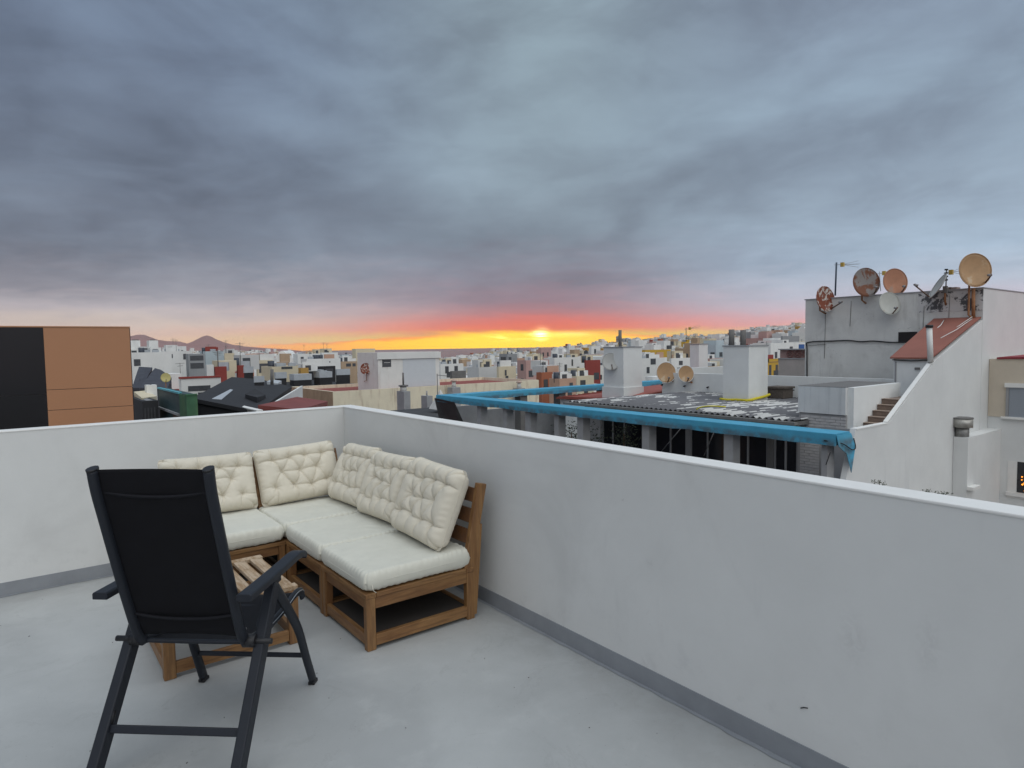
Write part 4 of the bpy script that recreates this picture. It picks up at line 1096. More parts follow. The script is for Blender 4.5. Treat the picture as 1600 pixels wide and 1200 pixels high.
# ------------------------------------------------------------------ orange and black clad building on the left
YO = 14.0
ob = empty('clad_building', (-1, YO, -8), 'modern building with glossy black cladding beside orange-brown panels', 'building')
xb_ = float(aty(67, 512, YO)[0]); xr_ = float(aty(202, 512, YO)[0]); zt = float(aty(203, 512, YO)[2])
P_(MB().box(-16, YO + .03, -8, xr_ - .02, YO + 9, zt - .02), 'core', M_CONC2, ob)
zs = [zt, float(aty(150, 606, YO)[2]), float(aty(150, 637, YO)[2]), -.85, -2.2, -3.6, -5, -8]
for i in range(len(zs) - 1):
    P_(MB().box(xb_ + .004, YO, zs[i + 1] + .006, xr_, YO + .03, zs[i] - .006), 'orange_panel', M_ORANGE, ob)
    P_(MB().box(xr_ - .004, YO + .031, zs[i + 1] + .006, xr_ + .02, YO + 9, zs[i] - .006), 'side_panel', M_BLACKC, ob)
for i, (za, zc) in enumerate([(zt, .62), (.61, -.2), (-.21, -1.6), (-1.61, -8)]):
    for x0, x1 in ((-5.5, xb_ - .004), (-9.2, -5.51), (-16, -9.21)):
        P_(MB().box(x0, YO + .002, zc, x1, YO + .03, za - .004), 'black_panel', M_BLACKC, ob)
P_(MB().box(-16, YO - .01, zt, xr_ + .02, YO + 9, zt + .03), 'coping', M_ORANGE, ob)

# ------------------------------------------------------------------ buildings between the terrace and the town
TM = {}
def tm(name, c, var=.07, st=.3):
    if name not in TM: TM[name] = mat('town_' + name, c, .9, var, .35, fn=streaks(0, st, .55, .25, .5, tuple(q * .55 for q in c[:3]) + (1,)))
    return TM[name]
WALLS = dict(white=(.76, .76, .735), grey_white=(.60, .60, .59), cream=(.66, .58, .42), yellow=(.55, .34, .05), tan=(.43, .31, .21), peach=(.52, .33, .24),
             pink=(.50, .32, .29), terracotta=(.38, .13, .07), brick_red=(.28, .055, .045), grey=(.30, .31, .32), ochre=(.47, .28, .08), pale_blue=(.46, .53, .56))
ROOFS = dict(pale=(.45, .44, .42), red=(.27, .07, .055), grey=(.25, .25, .26), brown=(.25, .15, .11), black=(.035, .036, .04))
for k, v in WALLS.items(): tm(k, v)
for k, v in ROOFS.items(): tm('roof_' + k, v, .12, .2)
M_TWIN = mat('town_window', (.075, .08, .088), .25, .2)
M_TANK = mat('water_tank_dark', (.05, .06, .08), .6)
M_NET = mat('green_safety_net', (.06, .16, .085), .8, .2, 2, fn=streaks(0, .6, 2, .1, .45, (.13, .20, .07, 1)))
M_TEAL = mat('teal_board', (.035, .07, .075), .6, .15, 1)
M_METALCAP = mat('galvanised_cap', (.42, .45, .48), .5, .08)

class TW_: pass
def wrap(root): return (lambda mb, name, m: local(mb.build(name, m), root))
def block(name, label, cat, cpx, ytop, D, rpx, lpx, wall, roof='pale', zb=-13., group=None, rim=.45, win=(), depth=None, extra=None):
    """flat-roofed block from its near top corner; win = list of (face, u0, u1, v_top, v_bottom) with u along the face in 0..1, v in metres below the top"""
    c = atd(cpx, ytop, D); x0, y0, zt_ = map(float, c)
    x1 = float(aty(rpx, ytop, y0)[0]) if rpx is not None else x0 + (depth or 8)
    y1 = float(atx(lpx, ytop, x0)[1]) if lpx is not None else y0 + (depth or 8)
    r = empty(name, (x0, y0, zb), label, cat, group)
    wm = tm(wall, WALLS[wall]) if isinstance(wall, str) else wall
    t = .18
    b = MB().box(x0, y0, zb, x1, y1, zt_ - rim)
    if rim > .02:
        b.box(x0, y0, zt_ - rim, x1, y0 + t, zt_).box(x0, y1 - t, zt_ - rim, x1, y1, zt_).box(x0, y0 + t, zt_ - rim, x0 + t, y1 - t, zt_).box(x1 - t, y0 + t, zt_ - rim, x1, y1 - t, zt_)
    local(b.build('wall', wm), r)
    local(MB().box(x0 + t + .01, y0 + t + .01, zt_ - rim, x1 - t - .01, y1 - t - .01, zt_ - rim + .06).build('roof', tm('roof_' + roof, ROOFS[roof])), r)
    for (f, u0, u1, va, vb) in win:
        if f == 'y': q = MB().box(x0 + (x1 - x0) * u0, y0 - .03, zt_ - vb, x0 + (x1 - x0) * u1, y0 + .05, zt_ - va)
        else: q = MB().box(x0 - .03, y1 + (y0 - y1) * u0, zt_ - vb, x0 + .05, y1 + (y0 - y1) * u1, zt_ - va)
        local(q.build('window', M_TWIN), r)
    r['_b'] = 0; del r['_b']
    return r, (x0, y0, zt_, x1, y1)
def roofbox(root, cpx, ytop, D, rpx, lpx, h, m, name='roof_hut'):
    c = atd(cpx, ytop, D); x0, y0, z0 = map(float, c)
    x1 = float(aty(rpx, ytop, y0)[0]); y1 = float(atx(lpx, ytop, x0)[1])
    return local(MB().box(x0, y0, z0 - h, x1, y1, z0).build(name, m), root)

def clutter(root, bb_, seed, n=5):
    """roof life: huts, tanks, low walls, units, aerials"""
    q = random.Random(seed); x0, y0, zt_, x1, y1 = bb_; y1 = min(y1, y0 + 12); x1 = min(x1, x0 + 16)
    for i in range(n):
        k = q.choice('hhtuawu'); x = q.uniform(x0 + .3, max(x0 + .4, x1 - 2.2)); y = q.uniform(y0 + .3, max(y0 + .4, y1 - 2.2)); zb = zt_ - .45
        if k == 'h':
            h_ = q.uniform(.9, 1.6); o = local(MB().box(x, y, zb, x + q.uniform(1.2, 2.1), y + q.uniform(1.2, 2.1), zb + h_).build('roof_hut', tm(q.choice(['white', 'white', 'cream', 'grey_white']), WALLS['white'])), root)
            MB().box(x + .3, y - .03, zb + .1, x + 1.0, y - .004, zb + h_ * .8).build('door', M_TWIN, o)
        elif k == 't': local(MB().tube([(x, y + .5, zb), (x, y + .5, zb + 1.15)], .42, 9).build('water_tank', M_TANK), root)
        elif k == 'u': local(MB().box(x, y, zb, x + .9, y + .4, zb + .85).build('air_unit', M_METALCAP), root)
        elif k == 'w': local(MB().box(x, y, zb, x + q.uniform(1.2, 2.2), y + .15, zb + q.uniform(.9, 1.4)).build('low_wall', tm(q.choice(['peach', 'tan', 'white', 'brick_red']), WALLS['tan'])), root)
        else:
            h_ = q.uniform(1.8, 3.0); a = MB().tube([(x, y, zb), (x, y, zb + h_)], .03, 4)
            for j in range(3): a.bar((x - .45 + j * .1, y, zb + h_ - .15 - j * .16), (x + .45 - j * .1, y, zb + h_ - .1 - j * .16), .025, .025)
            local(a.build('aerial', M_CONC2), root)
# cream parapet building with the white hut (under the horizon, just beyond the terrace corner)
cr, cb_ = block('apartment_roof', 'cream and tan parapet building with red flat roof beyond the terrace corner', 'building', 520, 612, 51, 842, 455,
                mat('cream_parapet', (.76, .69, .53), .9, .06, 1.5, .003, 20, fn=streaks(0, .75, 1.6, .12, .50, (.30, .17, .11, 1))), 'red', -12, rim=.35)
x0, y0, z0, x1, y1 = cb_
local(MB().box(x0 - .02, y0 + .02, z0 - 9, x0 - .002, y1, z0 - .02).build('tan_side', mat('tan_side_wall', (.45, .30, .20), .9, .1, 1.5, fn=streaks(0, .6, 1.6, .12, .5, (.20, .10, .06, 1)))), cr)
hut, hb = block('rooftop_hut', 'white rooftop hut with one square window and a rusty dish on its side', 'building', 590, 551, 53.5, 686, 558,
                mat('hut_white', (.76, .75, .72), .9, .05, 1.5, fn=streaks(0, .5, 1.8, .12, .52, (.40, .28, .22, 1))), 'red', z0 - .3, rim=.1)
X0, Y0, Z0, X1, Y1 = hb
wq = lambda pa, pb: (aty(pa[0], pa[1], Y0), aty(pb[0], pb[1], Y0))
a, b_ = wq((597, 560), (611, 573)); fr = local(MB().box(a[0], Y0 - .03, b_[2], b_[0], Y0 + .02, a[2]).build('window', M_TWIN), hut)
MB().bar((a[0] + .15, Y0 - .04, (a[2] + b_[2]) / 2), (b_[0] - .1, Y0 - .04, (a[2] + b_[2]) / 2), .03, .03).build('bar', M_CAP, fr)
a, b_ = wq((629, 557), (681, 602)); local(MB().box(a[0], Y0 - .02, b_[2], b_[0], Y0 - .005, a[2]).build('recessed_panel', mat('panel_white', (.60, .63, .66), .8, .03)), hut)
a, b_ = wq((590, 551), (687, 559)); local(MB().box(a[0] - .1, Y0 - .12, b_[2], b_[0] + .05, Y0 - .022, a[2] - .02).build('fascia', tm('white', WALLS['white'])), hut)
a, b_ = atx(560, 552, X0), atx(585, 560, X0)
c = atx(571, 576, X0 - .25); dish('round satellite dish eaten by orange rust on the side of the rooftop hut', c, .44, nrm(1290, 467, .2, .1) * 0 + Vector((-.7, -.8, .2)), M_DISH[0], (.3, -1), atx(569, 596, X0 - .1), armlen=.42)
for (px, py, lab) in [(709, 593, 'left pot-topped masonry vent on the cream parapet'), (811, 595, 'right pot-topped masonry vent on the cream parapet')]:
    q = aty(px, py + 2, y0 - .7); r_ = empty('vent_pot', tuple(map(float, q)), lab, 'chimney', 'small vent pots by the cream parapet')
    MB().tube([(0, 0, -.55), (0, 0, -.05)], [.20, .15], 10).build('pot', M_AGED, r_)
    MB().tube([(0, 0, -.05), (0, 0, .03), (0, 0, .12)], [.28, .26, .08], 10).build('hood', mat('vent_hood', (.45, .33, .28), .9, .15), r_)
    MB().box(-.4, -.4, -3.0, .4, .4, -.55).build('base', M_CONC, r_)
for (cx_, yt, X, rp, lp, lab, pot) in [(631, 612, 14.2, 641, 620, 'grey rendered chimney with a dark capped pot, just beyond the terrace corner', 1),
                                       (667, 619, 14.6, 676, 658, 'small grey chimney box with a thin spout beside the dark low roof', 0)]:
    c = atx(cx_, yt, X); r_ = empty('rendered_chimney', (float(c[0]), float(c[1]), -5), lab, 'chimney')
    xx = float(aty(rp, yt, c[1])[0]); yy = float(atx(lp, yt, X)[1])
    local(MB().box(c[0], c[1], -5, xx, yy, c[2]).build('shaft', M_CONC), r_)
    mx, my = (c[0] + xx) / 2, (c[1] + yy) / 2
    if pot:
        local(MB().tube([(mx, my, c[2]), (mx, my, c[2] + .28)], .17, 10).build('pot', M_AGED), r_)
        local(MB().tube([(mx, my, c[2] + .26), (mx, my, c[2] + .33)], .26, 10).build('cap', M_CONC2), r_)
        local(MB().tube([(mx, my, c[2] + .33), (mx, my, c[2] + 1.0)], .05, 6).build('flue', M_CONC2), r_)
    else: local(MB().tube([(mx, my, c[2]), (mx, my, c[2] + .25)], .04, 6).build('spout', M_CONC), r_)
# small dark roof and rail next to them
a = atx(648, 637, 14.6); c = atz(640, 640, -1.35)
lr = MB().box(c[0] - .8, c[1] - 3.0, -1.75, c[0] + 3.2, c[1] + 1.2, -1.45)
lr_ = lr.build('low_roof', mat('bitumen_roof', (.05, .05, .052), .85, .2, 2)); tag(lr_, 'dark bitumen-covered low roof between the corner chimneys and the blue beam', 'roof')
MB().box(c[0] - .7, c[1] - 2.9, -8, c[0] + 3.1, c[1] + 1.1, -1.75).build('wall', M_WHITE, lr_)
tag(MB().tube([atx(684, 640, 13.0), atx(683, 584, 13.4)], .022, 5).tube([atx(683, 586, 13.4), atx(725, 590, 13.4)], .015, 4).build('roof_pole', M_CONC2),
    'thin dark pole with a sideways arm standing left of the blue beam corner', 'pole')
tn = atx(688, 622, 13.6)
tag(MB().add([tn + np.array(q) for q in [(-.4, -.4, -.5), (.4, -.4, -.5), (.4, .4, -.5), (-.4, .4, -.5), (0, 0, .42)]], [(0, 1, 4), (1, 2, 4), (2, 3, 4), (3, 0, 4), (3, 2, 1, 0)]).build('vent_cowl', M_AGED),
    'small pyramid-shaped vent cowl at the foot of the thin pole', 'vent')

# red low roof in front and black pitched roofs
def slab(name, label, cat, pts, down, m, side=None, group=None):
    top = [Vector([float(q) for q in atd(*p)]) for p in pts]; n = len(top)
    r = empty(name, tuple(top[0]), label, cat, group)
    vs = top + [Vector((p.x, p.y, p.z - .18)) for p in top]
    fs = [tuple(range(n)), tuple(reversed(range(n, 2 * n)))] + [(j, i, i + n, j + n) for i, j in ((i, (i + 1) % n) for i in range(n))]
    local(MB().add(vs, fs).build('roof', m), r)
    cx = sum((p.x for p in top)) / n; cy = sum((p.y for p in top)) / n
    q = [Vector((cx + (p.x - cx) * .985, cy + (p.y - cy) * .985, p.z - .18)) for p in top]
    vs = q + [Vector((p.x, p.y, -13)) for p in q]
    local(MB().add(vs, fs).build('wall', side or m), r)
    return r
M_BLKR = mat('black_membrane', (.020, .020, .023), .8, .2, 1.2)
slab('low_red_roof', 'dark red flat roof low beyond the terrace corner, in front of the tan wall', 'roof', [(403, 633, 30), (464, 620, 37), (512, 627, 37.5), (470, 640, 29)], 1, mat('dark_red_roof', (.20, .052, .045), .8, .12, 1), tm('brick_red', WALLS['brick_red']))
pr = slab('pitched_roof', 'big black pitched roof, highest of the dark roofs left of the corner', 'roof', [(300, 622, 33), (362, 589, 52), (404, 592, 52), (456, 604, 44), (402, 642, 30)], 1, M_BLKR)
slab('pitched_roof', 'black shed roof stepping up in front of the row of silver caps', 'roof', [(398, 600, 78), (488, 594, 98), (566, 600, 98), (566, 607, 84), (440, 607, 74)], 1, M_BLKR)
slab('pitched_roof', 'small black dormer roof with a pale edge in the middle of the black roofs', 'roof', [(383, 616, 35.5), (398, 607, 37), (415, 617, 36), (402, 621, 33.5)], 1, M_BLKR)
for lab, pts in [('left skylight strip on the big black pitched roof', [(337, 612, 38.5), (352, 606.5, 41), (354, 608, 41), (341, 615, 38)]),
                 ('right skylight strip on the big black pitched roof', [(331, 623, 33.5), (360, 608, 40), (364, 609, 40), (346, 624, 33.5)]),
                 ('pale roof hatch on the black roofs behind the dormer', [(417, 596, 46), (424, 592.5, 46.8), (440, 595, 46.8), (434, 599, 46)])]:
    t_ = [Vector([float(q) for q in atd(*p)]) for p in pts]
    n = 4; vs = t_ + [p - Vector((0, 0, .2)) for p in t_]
    tag(MB().add(vs, [(0, 1, 2, 3), (7, 6, 5, 4)] + [(j, i, i + n, j + n) for i, j in ((i, (i + 1) % n) for i in range(n))]).build('skylight', M_METALCAP), lab, 'skylight')
for i, (cx_, yt, D, rp, lp, hh, lab) in enumerate([(381, 573, 52, 396, 380, 16, 'tallest silver-capped black chimney box on the dark roofs'),
                                              (397, 588, 45, 413, 396, 18, 'silver-capped black chimney box nearest the camera on the dark roofs'),
                                              (430, 582, 50, 448, 428, 10, 'silver-capped black box beside the pale hatch'),
                                              (459, 585, 80, 487, 452, 8, 'long silver duct box on the dark roofs'),
                                              (499, 581, 84, 519, 487, 12, 'pile of white air units stacked on the black roof'),
                                              (526, 577, 86, 547, 524, 8, 'white container-shaped unit on the black roof left of the hut')]):
    c = atd(cx_, yt, D); xx = float(aty(rp, yt, c[1])[0]); yy = min(float(atx(lp, yt, c[0])[1]), c[1] + 2.0)
    k_ = D / 1015.; r_ = empty('roof_unit', (float(c[0]), float(c[1]), float(c[2]) - hh * k_ - 2), lab, 'roof box', 'boxes on the black roofs')
    local(MB().box(c[0], c[1], c[2] - 9 * k_, xx, yy, c[2]).build('cap', M_METALCAP), r_)
    local(MB().box(c[0] + .03, c[1] + .03, c[2] - 36 * k_, xx - .03, yy - .03, c[2] - 9 * k_).build('body', M_BLKR), r_)
    if i == 4:
        local(MB().box(c[0] + .2, c[1] + .1, c[2], c[0] + .6, yy - .3, c[2] + .25).build('fan_unit', M_METALCAP), r_)
        local(MB().tube([(c[0] + .85, c[1] + .4, c[2]), (c[0] + .85, c[1] + .4, c[2] + .12)], .25, 10).build('fan', M_METALCAP), r_)
tag(MB().tube([atd(425, 601, 44), atd(425, 577, 44)], .10, 6).build('roof_post', M_CONC2), 'dark post standing by the pale roof hatch', 'post')
# grey flank wall with white top, running away left of the corner
a, b_ = atd(402, 641, 29), atd(308, 620, 36)
gw = MB().box(a[0], a[1], -9, a[0] + .2, atx(306, 619, a[0])[1], a[2] - .05).build('flank_wall', mat('flank_grey', (.24, .22, .205), .9, .1, 1, fn=streaks(0, .4, 1, .1, .5, (.16, .12, .11, 1))))
tag(gw, 'grey flank wall with a thin white top below the black roofs', 'wall')
MB().box(a[0] - .03, a[1], a[2] - .05, a[0] + .23, atx(306, 619, a[0])[1], a[2]).build('coping', M_CAP, gw)
tag(MB().prism([atd(428, 628, 33), atd(470, 603, 41), atd(470, 640, 41)], (.15, .1, 0)).build('gable_wall', M_WHITE), 'white triangular gable end at the right edge of the black pitched roof', 'wall')
# red tiled roof past the far beam
rt_ = empty('red_tile_roof', (18.9, 11.7, -.6), 'small dark red tiled roof beside the dish-carrying chimney stack', 'roof')
P_(MB().prism([(16.9, 12.75, -.60), (16.9, 16.3, -.72), (26, 16.3, -.42), (26, 11.65, -.10), (18.75, 11.65, -.30)], (0, 0, -.06)), 'roof', M_REDR, rt_)
for i in range(12): P_(MB().bar((16.95 + i * .3, 12.8 + .0, -.575 + i * .011), (16.95 + i * .3, 16.2, -.69 + i * .011), .06, .03), 'ridge_tile', M_REDR, rt_)
P_(MB().box(17.1, 12.0, -3.2, 25.5, 16.25, -.80), 'wall', M_WHITE, rt_)
# scaffold net box
sn, nb = block('netted_balcony', 'balcony corner wrapped in green net and dark teal boards with a cyan rim', 'balcony', 292, 617, 29, 308, 248, M_TEAL, 'grey', -9, rim=.3)
x0, y0, z0, x1, y1 = nb
ymid = float(atx(281, 614, x0)[1])
for (aa, bb2) in (((x0 - .03, y0 - .03), (x1, y0 - .002)), ((x0 - .03, y0), (x0 - .002, ymid))):
    local(MB().box(aa[0], aa[1], z0 - 1.0, bb2[0], bb2[1], z0 - .03).build('net', M_NET), sn)
M_CYAN = mat('cyan_rim', (.10, .38, .45), .6)
local(MB().box(x0 - .06, ymid, z0 - .03, x0 + .08, y1, z0 + .04).build('rim', M_CYAN), sn)
local(MB().box(x0 - .06, y0 - .06, z0 - .03, x1, y0 + .08, z0 + .03).build('rim', M_NET), sn)
local(MB().box(x0 - .10, ymid + .1, z0 - .95, x0 - .01, y1 - .2, z0 - .86).build('ledge', M_CONC), sn)
local(MB().box(x0 - .012, ymid + .2, -8, x0 - .004, ymid + 1.6, z0 - 1.0).build('wood_panel', M_DARKWOOD), sn)
# white house with red flat roof
wh, wb = block('white_house', 'white house with a red-edged flat roof left of the black roofs', 'house', 283, 592, 48, 345, 279, 'white', 'red', -12, rim=.12,
               win=[('y', .16, .72, .5, .85), ('y', .40, .70, .95, 1.3)])
x0, y0, z0, x1, y1 = wb
local(MB().box(x0 - .1, y0 - .06, z0, x1, y0 + .3, z0 + .12).build('red_edge', tm('brick_red', WALLS['brick_red'])), wh)
block('gabled_outhouse', 'small white outhouse left of the green netted balcony', 'building', 229, 602, 38, 245, 226, 'white', 'grey', -10, rim=.05)
slab('lean_to', 'low cream ledge roof beside the orange clad building', 'roof', [(209, 612, 37), (228, 610, 40), (245, 619, 37), (222, 622, 34)], 1, tm('cream', WALLS['cream']), tm('tan', WALLS['tan']))
block('dark_facade', 'dark storefront with rows of brown uprights under the cream ledge', 'building', 222, 627, 33, 247, 206, tm('roof_black', ROOFS['black']), 'grey', -10, rim=.05,
      win=[('y', .1 + .2 * i, .2 + .2 * i, .3, 2.4) for i in range(4)])
for (lab, pts) in [('left dark slate roof with a ladder, just right of the orange building', [(206, 606, 60), (217, 573, 68), (238, 574, 68), (222, 606, 58)]),
                   ('right dark slate roof behind the small yellow dish', [(218, 606, 56), (242, 575, 66), (252, 578, 66), (268, 590, 60), (262, 606, 56)])]:
    slab('slate_roof', lab, 'roof', pts, 1, mat('dark_slate', (.045, .047, .06), .7, .25, 2))
c = atd(259, 590, 50); dish('small yellowish satellite dish left of the red-roofed white house', c, .30, nrm(1290, 467, .2, .1) * 0 + Vector((-.1, -.95, .25)), mat('dish_yellow', (.48, .42, .17), .7, .1), (0, -1), c + np.array([0, .2, -1.2]), armlen=.42)
# red boxes, towers and named mid-town houses
MID = [
 # name, label, cpx, ytop, D, rpx, lpx, wall, roof, windows
 ('red_block', 'bright red rendered box left of the silver chimney caps', 336, 573, 66, 354, 334, 'brick_red', 'red', []),
 ('red_block', 'narrow red rendered box touching the tallest silver cap', 371, 571, 68, 381, 369, 'brick_red', 'red', []),
 ('stair_tower', 'white stair tower beside the bright red box', 323, 570, 66, 334, 321, 'white', 'pale', []),
 ('white_block', 'long white block with two roof towers beside the orange building', 200, 551, 112, 268, 190, 'white', 'pale', [('y', .12, .27, 1.0, 2.0)]),
 ('white_block', 'white stepped block below the dark volcano shoulder', 270, 541, 140, 291, 262, 'white', 'pale', [('y', .05, .22, .5, 1.3), ('y', .6, .75, .8, 1.8)]),
 ('white_block', 'low white block with roof clutter in front of the stepped one', 252, 549, 128, 300, 246, 'white', 'pale', [('y', .3, .36, .5, 1.2), ('y', .7, .8, .5, 1.5)]),
 ('white_block', 'plain bluish-white block with a gable edge below the volcano', 321, 549, 135, 350, 312, 'pale_blue', 'pale', []),
 ('dark_frame_building', 'dark glazed roof frame between two white blocks', 294, 553, 118, 320, 290, 'grey', 'grey', [('y', .1, .9, .3, 1.1), ('y', .1, .9, 1.5, 2.4)]),
 ('cream_block', 'cream block with a flat roof right of the plain bluish-white block', 351, 552, 130, 366, 350, 'cream', 'pale', [('y', .2, .4, 1.6, 2.6), ('y', .6, .8, 1.6, 2.6)]),
 ('brown_house', 'orange-brown house among the cream ones at the left', 382, 560, 125, 396, 374, 'terracotta', 'brown', [('y', .2, .5, .6, 1.6)]),
 ('cream_block', 'cream house with a long dark window band', 403, 563, 105, 426, 400, 'cream', 'brown', [('y', .05, .95, .5, 1.9)]),
 ('yellow_house', 'long yellow house behind the silver caps', 425, 573, 88, 482, 408, 'cream', 'brown', [('y', .25, .55, .05, .35)]),
 ('yellow_house', 'ochre wall section right of the long yellow house', 470, 575, 84, 482, 466, 'ochre', 'brown', []),
 ('white_wall_block', 'big blank white block with a few antennas above the black box', 479, 561, 122, 532, 470, 'white', 'pale', [('y', .66, .69, .5, .75)]),
 ('black_box_building', 'black box-shaped structure behind the white air units', 482, 573, 104, 524, 480, M_BLKR, 'black', [('y', .62, .9, .4, 1.2)]),
 ('brick_building', 'low brown brick building between the blank white block and the hut', 533, 565, 130, 558, 530, 'tan', 'brown', [('y', .3, .6, .4, 1.0), ('y', .7, .9, .4, 1.0)]),
 ('cream_top_block', 'cream roof storey peeping over the white hut against the sea', 556, 545, 150, 586, 550, 'cream', 'pale', []),
 ('white_block', 'white block with small windows right of the arched gable', 465, 553, 180, 510, 458, 'white', 'pale', [('y', .45, .55, .8, 2.2), ('y', .1, .2, .8, 2.2)]),
 ('white_block', 'white upper block standing behind the blank white block', 503, 551, 150, 528, 500, 'white', 'pale', [('y', .3, .4, .4, 1.2)]),
 ('dark_box_building', 'dark brown box-shaped building over the red roof', 706, 580, 78, 728, 703, M_CONC2, 'black', []),
 ('white_house', 'bright white house front just above the long red roof, below the sea', 688, 569, 110, 724, 684, 'white', 'pale', [('y', .2, .35, .4, 1.6), ('y', .6, .75, .4, 1.6)]),
 ('white_block', 'plain pale block right of the dark brown box', 748, 574, 95, 778, 730, 'grey_white', 'pale', []),
 ('cream_house', 'cream terrace house with a shallow red tiled roof', 779, 573, 92, 806, 776, 'cream', 'red', [('y', .35, .45, .5, 1.3)]),
 ('salmon_building', 'salmon-pink apartment house with small square windows', 822, 563, 100, 858, 808, 'pink', 'pale', [('x', .4, .7, .6, 1.6), ('x', .4, .7, 2.8, 3.8), ('y', .1, .3, 1.6, 2.6), ('y', .1, .3, 3.8, 4.8)]),
 ('terracotta_house', 'terracotta house with arched porch in the middle of the town', 846, 582, 82, 878, 838, 'terracotta', 'brown', [('y', .1, .3, .9, 1.9), ('y', .45, .62, .9, 1.9)]),
 ('red_block', 'deep red box on the roof of the terracotta house', 844, 572, 88, 862, 842, 'brick_red', 'red', []),
 ('tall_white_block', 'tall bright white block at the centre of the town', 866, 559, 118, 914, 855, 'white', 'pale', [('y', .32, .40, 1.3, 3.6), ('y', .55, .60, .4, 1.6), ('y', .72, .80, 1.8, 4.4)]),
 ('red_house', 'dark red gabled house right of the tall white block', 915, 563, 112, 938, 913, 'brick_red', 'red', [('y', .55, .9, 2.2, 3.4)]),
 ('cream_block', 'cream block with laundry under the tall white block', 901, 588, 78, 928, 880, 'cream', 'pale', [('y', .2, .5, .5, 1.6)]),
 ('tan_block', 'tan block with pink side below the laundry block', 874, 592, 72, 900, 858, 'peach', 'pale', [('y', .6, .8, .5, 1.3)]),
 ('hill_block', 'grey apartment block crowning the hill left of the sun', 793, 553, 210, 808, 780, 'grey', 'pale', [('y', .1, .4, 1, 3), ('x', .2, .8, 1, 3)]),
 ('pink_hill_block', 'pinkish block silhouetted right under the sun', 845, 543, 260, 861, 841, 'pink', 'brown', [('y', .15, .3, 2, 3.6), ('y', .6, .75, 2, 3.6)]),
 ('white_hill_block', 'white block with dotted windows right of the block under the sun', 889, 540, 250, 898, 886, 'white', 'pale', [('y', .3, .5, 2, 3.4)]),
 ('white_hill_block', 'white narrow block with black window at the right of the sea gap', 924, 541, 230, 938, 920, 'white', 'pale', [('y', .3, .5, 1, 2.6)]),
 ('ochre_building', 'mustard-yellow building behind the two tan dishes', 1008, 547, 120, 1048, 1002, 'yellow', 'brown', [('y', .12, .38, 1.6, 3.2)]),
 ('white_gap_block', 'white block with a dark recess under the mustard-yellow building', 1002, 560, 100, 1046, 996, 'white', 'pale', [('y', .32, .5, .1, 1.0)]),
 ('white_gap_block', 'white block left of the slim wide-headed chimney', 1049, 560, 95, 1078, 1046, 'white', 'pale', [('y', .4, .6, .4, 1.0)]),
 ('tall_hill_block', 'pale cube behind the left chimney stack', 998, 532, 200, 1011, 992, 'white', 'pale', []),
 ('orange_base_block', 'white and orange low block left of the large chimney stack', 1098, 573, 80, 1126, 1096, 'ochre', 'pale', [('y', .15, .3, .9, 1.2)]),
 ('blue_sign_block', 'white block with a blue panel against the dish building', 1204, 536, 105, 1262, 1196, 'white', 'pale', [('y', .5, .58, .6, 2.0)]),
 ('yellow_low_house', 'yellow low house with pale columns right of the large stack', 1200, 561, 80, 1217, 1198, 'yellow', 'brown', [('y', .1, .3, .7, 2.2), ('y', .7, .9, .7, 2.2)]),
 ('dark_roof_block', 'dark grey long block high on the right hillside', 1223, 525, 190, 1249, 1220, 'grey', 'black', []),
 ('white_cube_house', 'bright white cube on the right hillside', 1216, 519, 230, 1226, 1212, 'white', 'pale', []),
]
used = []
for nm, lab, cpx, yt, D, rp, lp, wl, rf, wn in MID:
    r_, bb_ = block(nm, lab, 'building', cpx, yt, D, rp, lp, wl, rf, -30, None, .4, wn)
    used.append((bb_[0], bb_[1], bb_[3], bb_[4]))
    if yt > 547 and nm not in ('cream_top_block', 'black_box_building', 'dark_box_building', 'stair_tower', 'dark_frame_building'): clutter(r_, bb_, yt * 7 + cpx, 6 if rp - cpx > 25 else 4)
    if cpx > 640 and D < 130 and len(wn) < 3:
        x0_, y0_, z_, x1_, y1_ = bb_; q = random.Random(cpx)
        for kx in range(max(1, int((x1_ - x0_) / 2.6))):
            for f in range(2):
                if q.random() < .3: continue
                xw = x0_ + 1.2 + kx * 2.6
                if xw + .9 > x1_: continue
                local(MB().box(xw, y0_ - .035, z_ - 2.3 - f * 2.8, xw + q.choice([.5, .65, 1.0]), y0_ - .005, z_ - 1.35 - f * 2.8).build('window', M_TWIN), r_)
    if lab.startswith('long white block'):
        for (c_, yy, rr_) in ((204, 532, 219), (233, 532, 247)): roofbox(r_, c_, yy, 118, rr_, c_ - 4, 3.0, tm('white', WALLS['white']), 'roof_tower')
        for (c_, yy, rr_) in ((207, 530.5, 217), (235, 530.5, 242)): roofbox(r_, c_, yy, 118.4, rr_, c_ - 1, .3, M_CONC2, 'tank')
    if nm == 'blue_sign_block': roofbox(r_, 1249, 538, 104.5, 1257, 1248, 1.2, mat('blue_panel', (.03, .10, .30), .5), 'blue_panel')
# arched gable
c = atd(432, 566, 215); pts = []
for i in range(13):
    t = i / 12; q = atd(432 + 27 * t, 563 - 15 * math.sin(PI * min(1, t * 1.25 + .1)) ** .8 if t < .72 else 563 - 11 * (1 - t) / .28, 215); pts.append((float(q[0]), float(q[1]), float(q[2])))
base_ = [(pts[-1][0], pts[-1][1], pts[-1][2] - 6), (pts[0][0], pts[0][1], pts[0][2] - 6)]
tag(MB().prism(pts + base_, (6, 9, 0)).build('arched_hall', tm('white', WALLS['white'])), 'white hall with a curved arched gable against the sea', 'building')
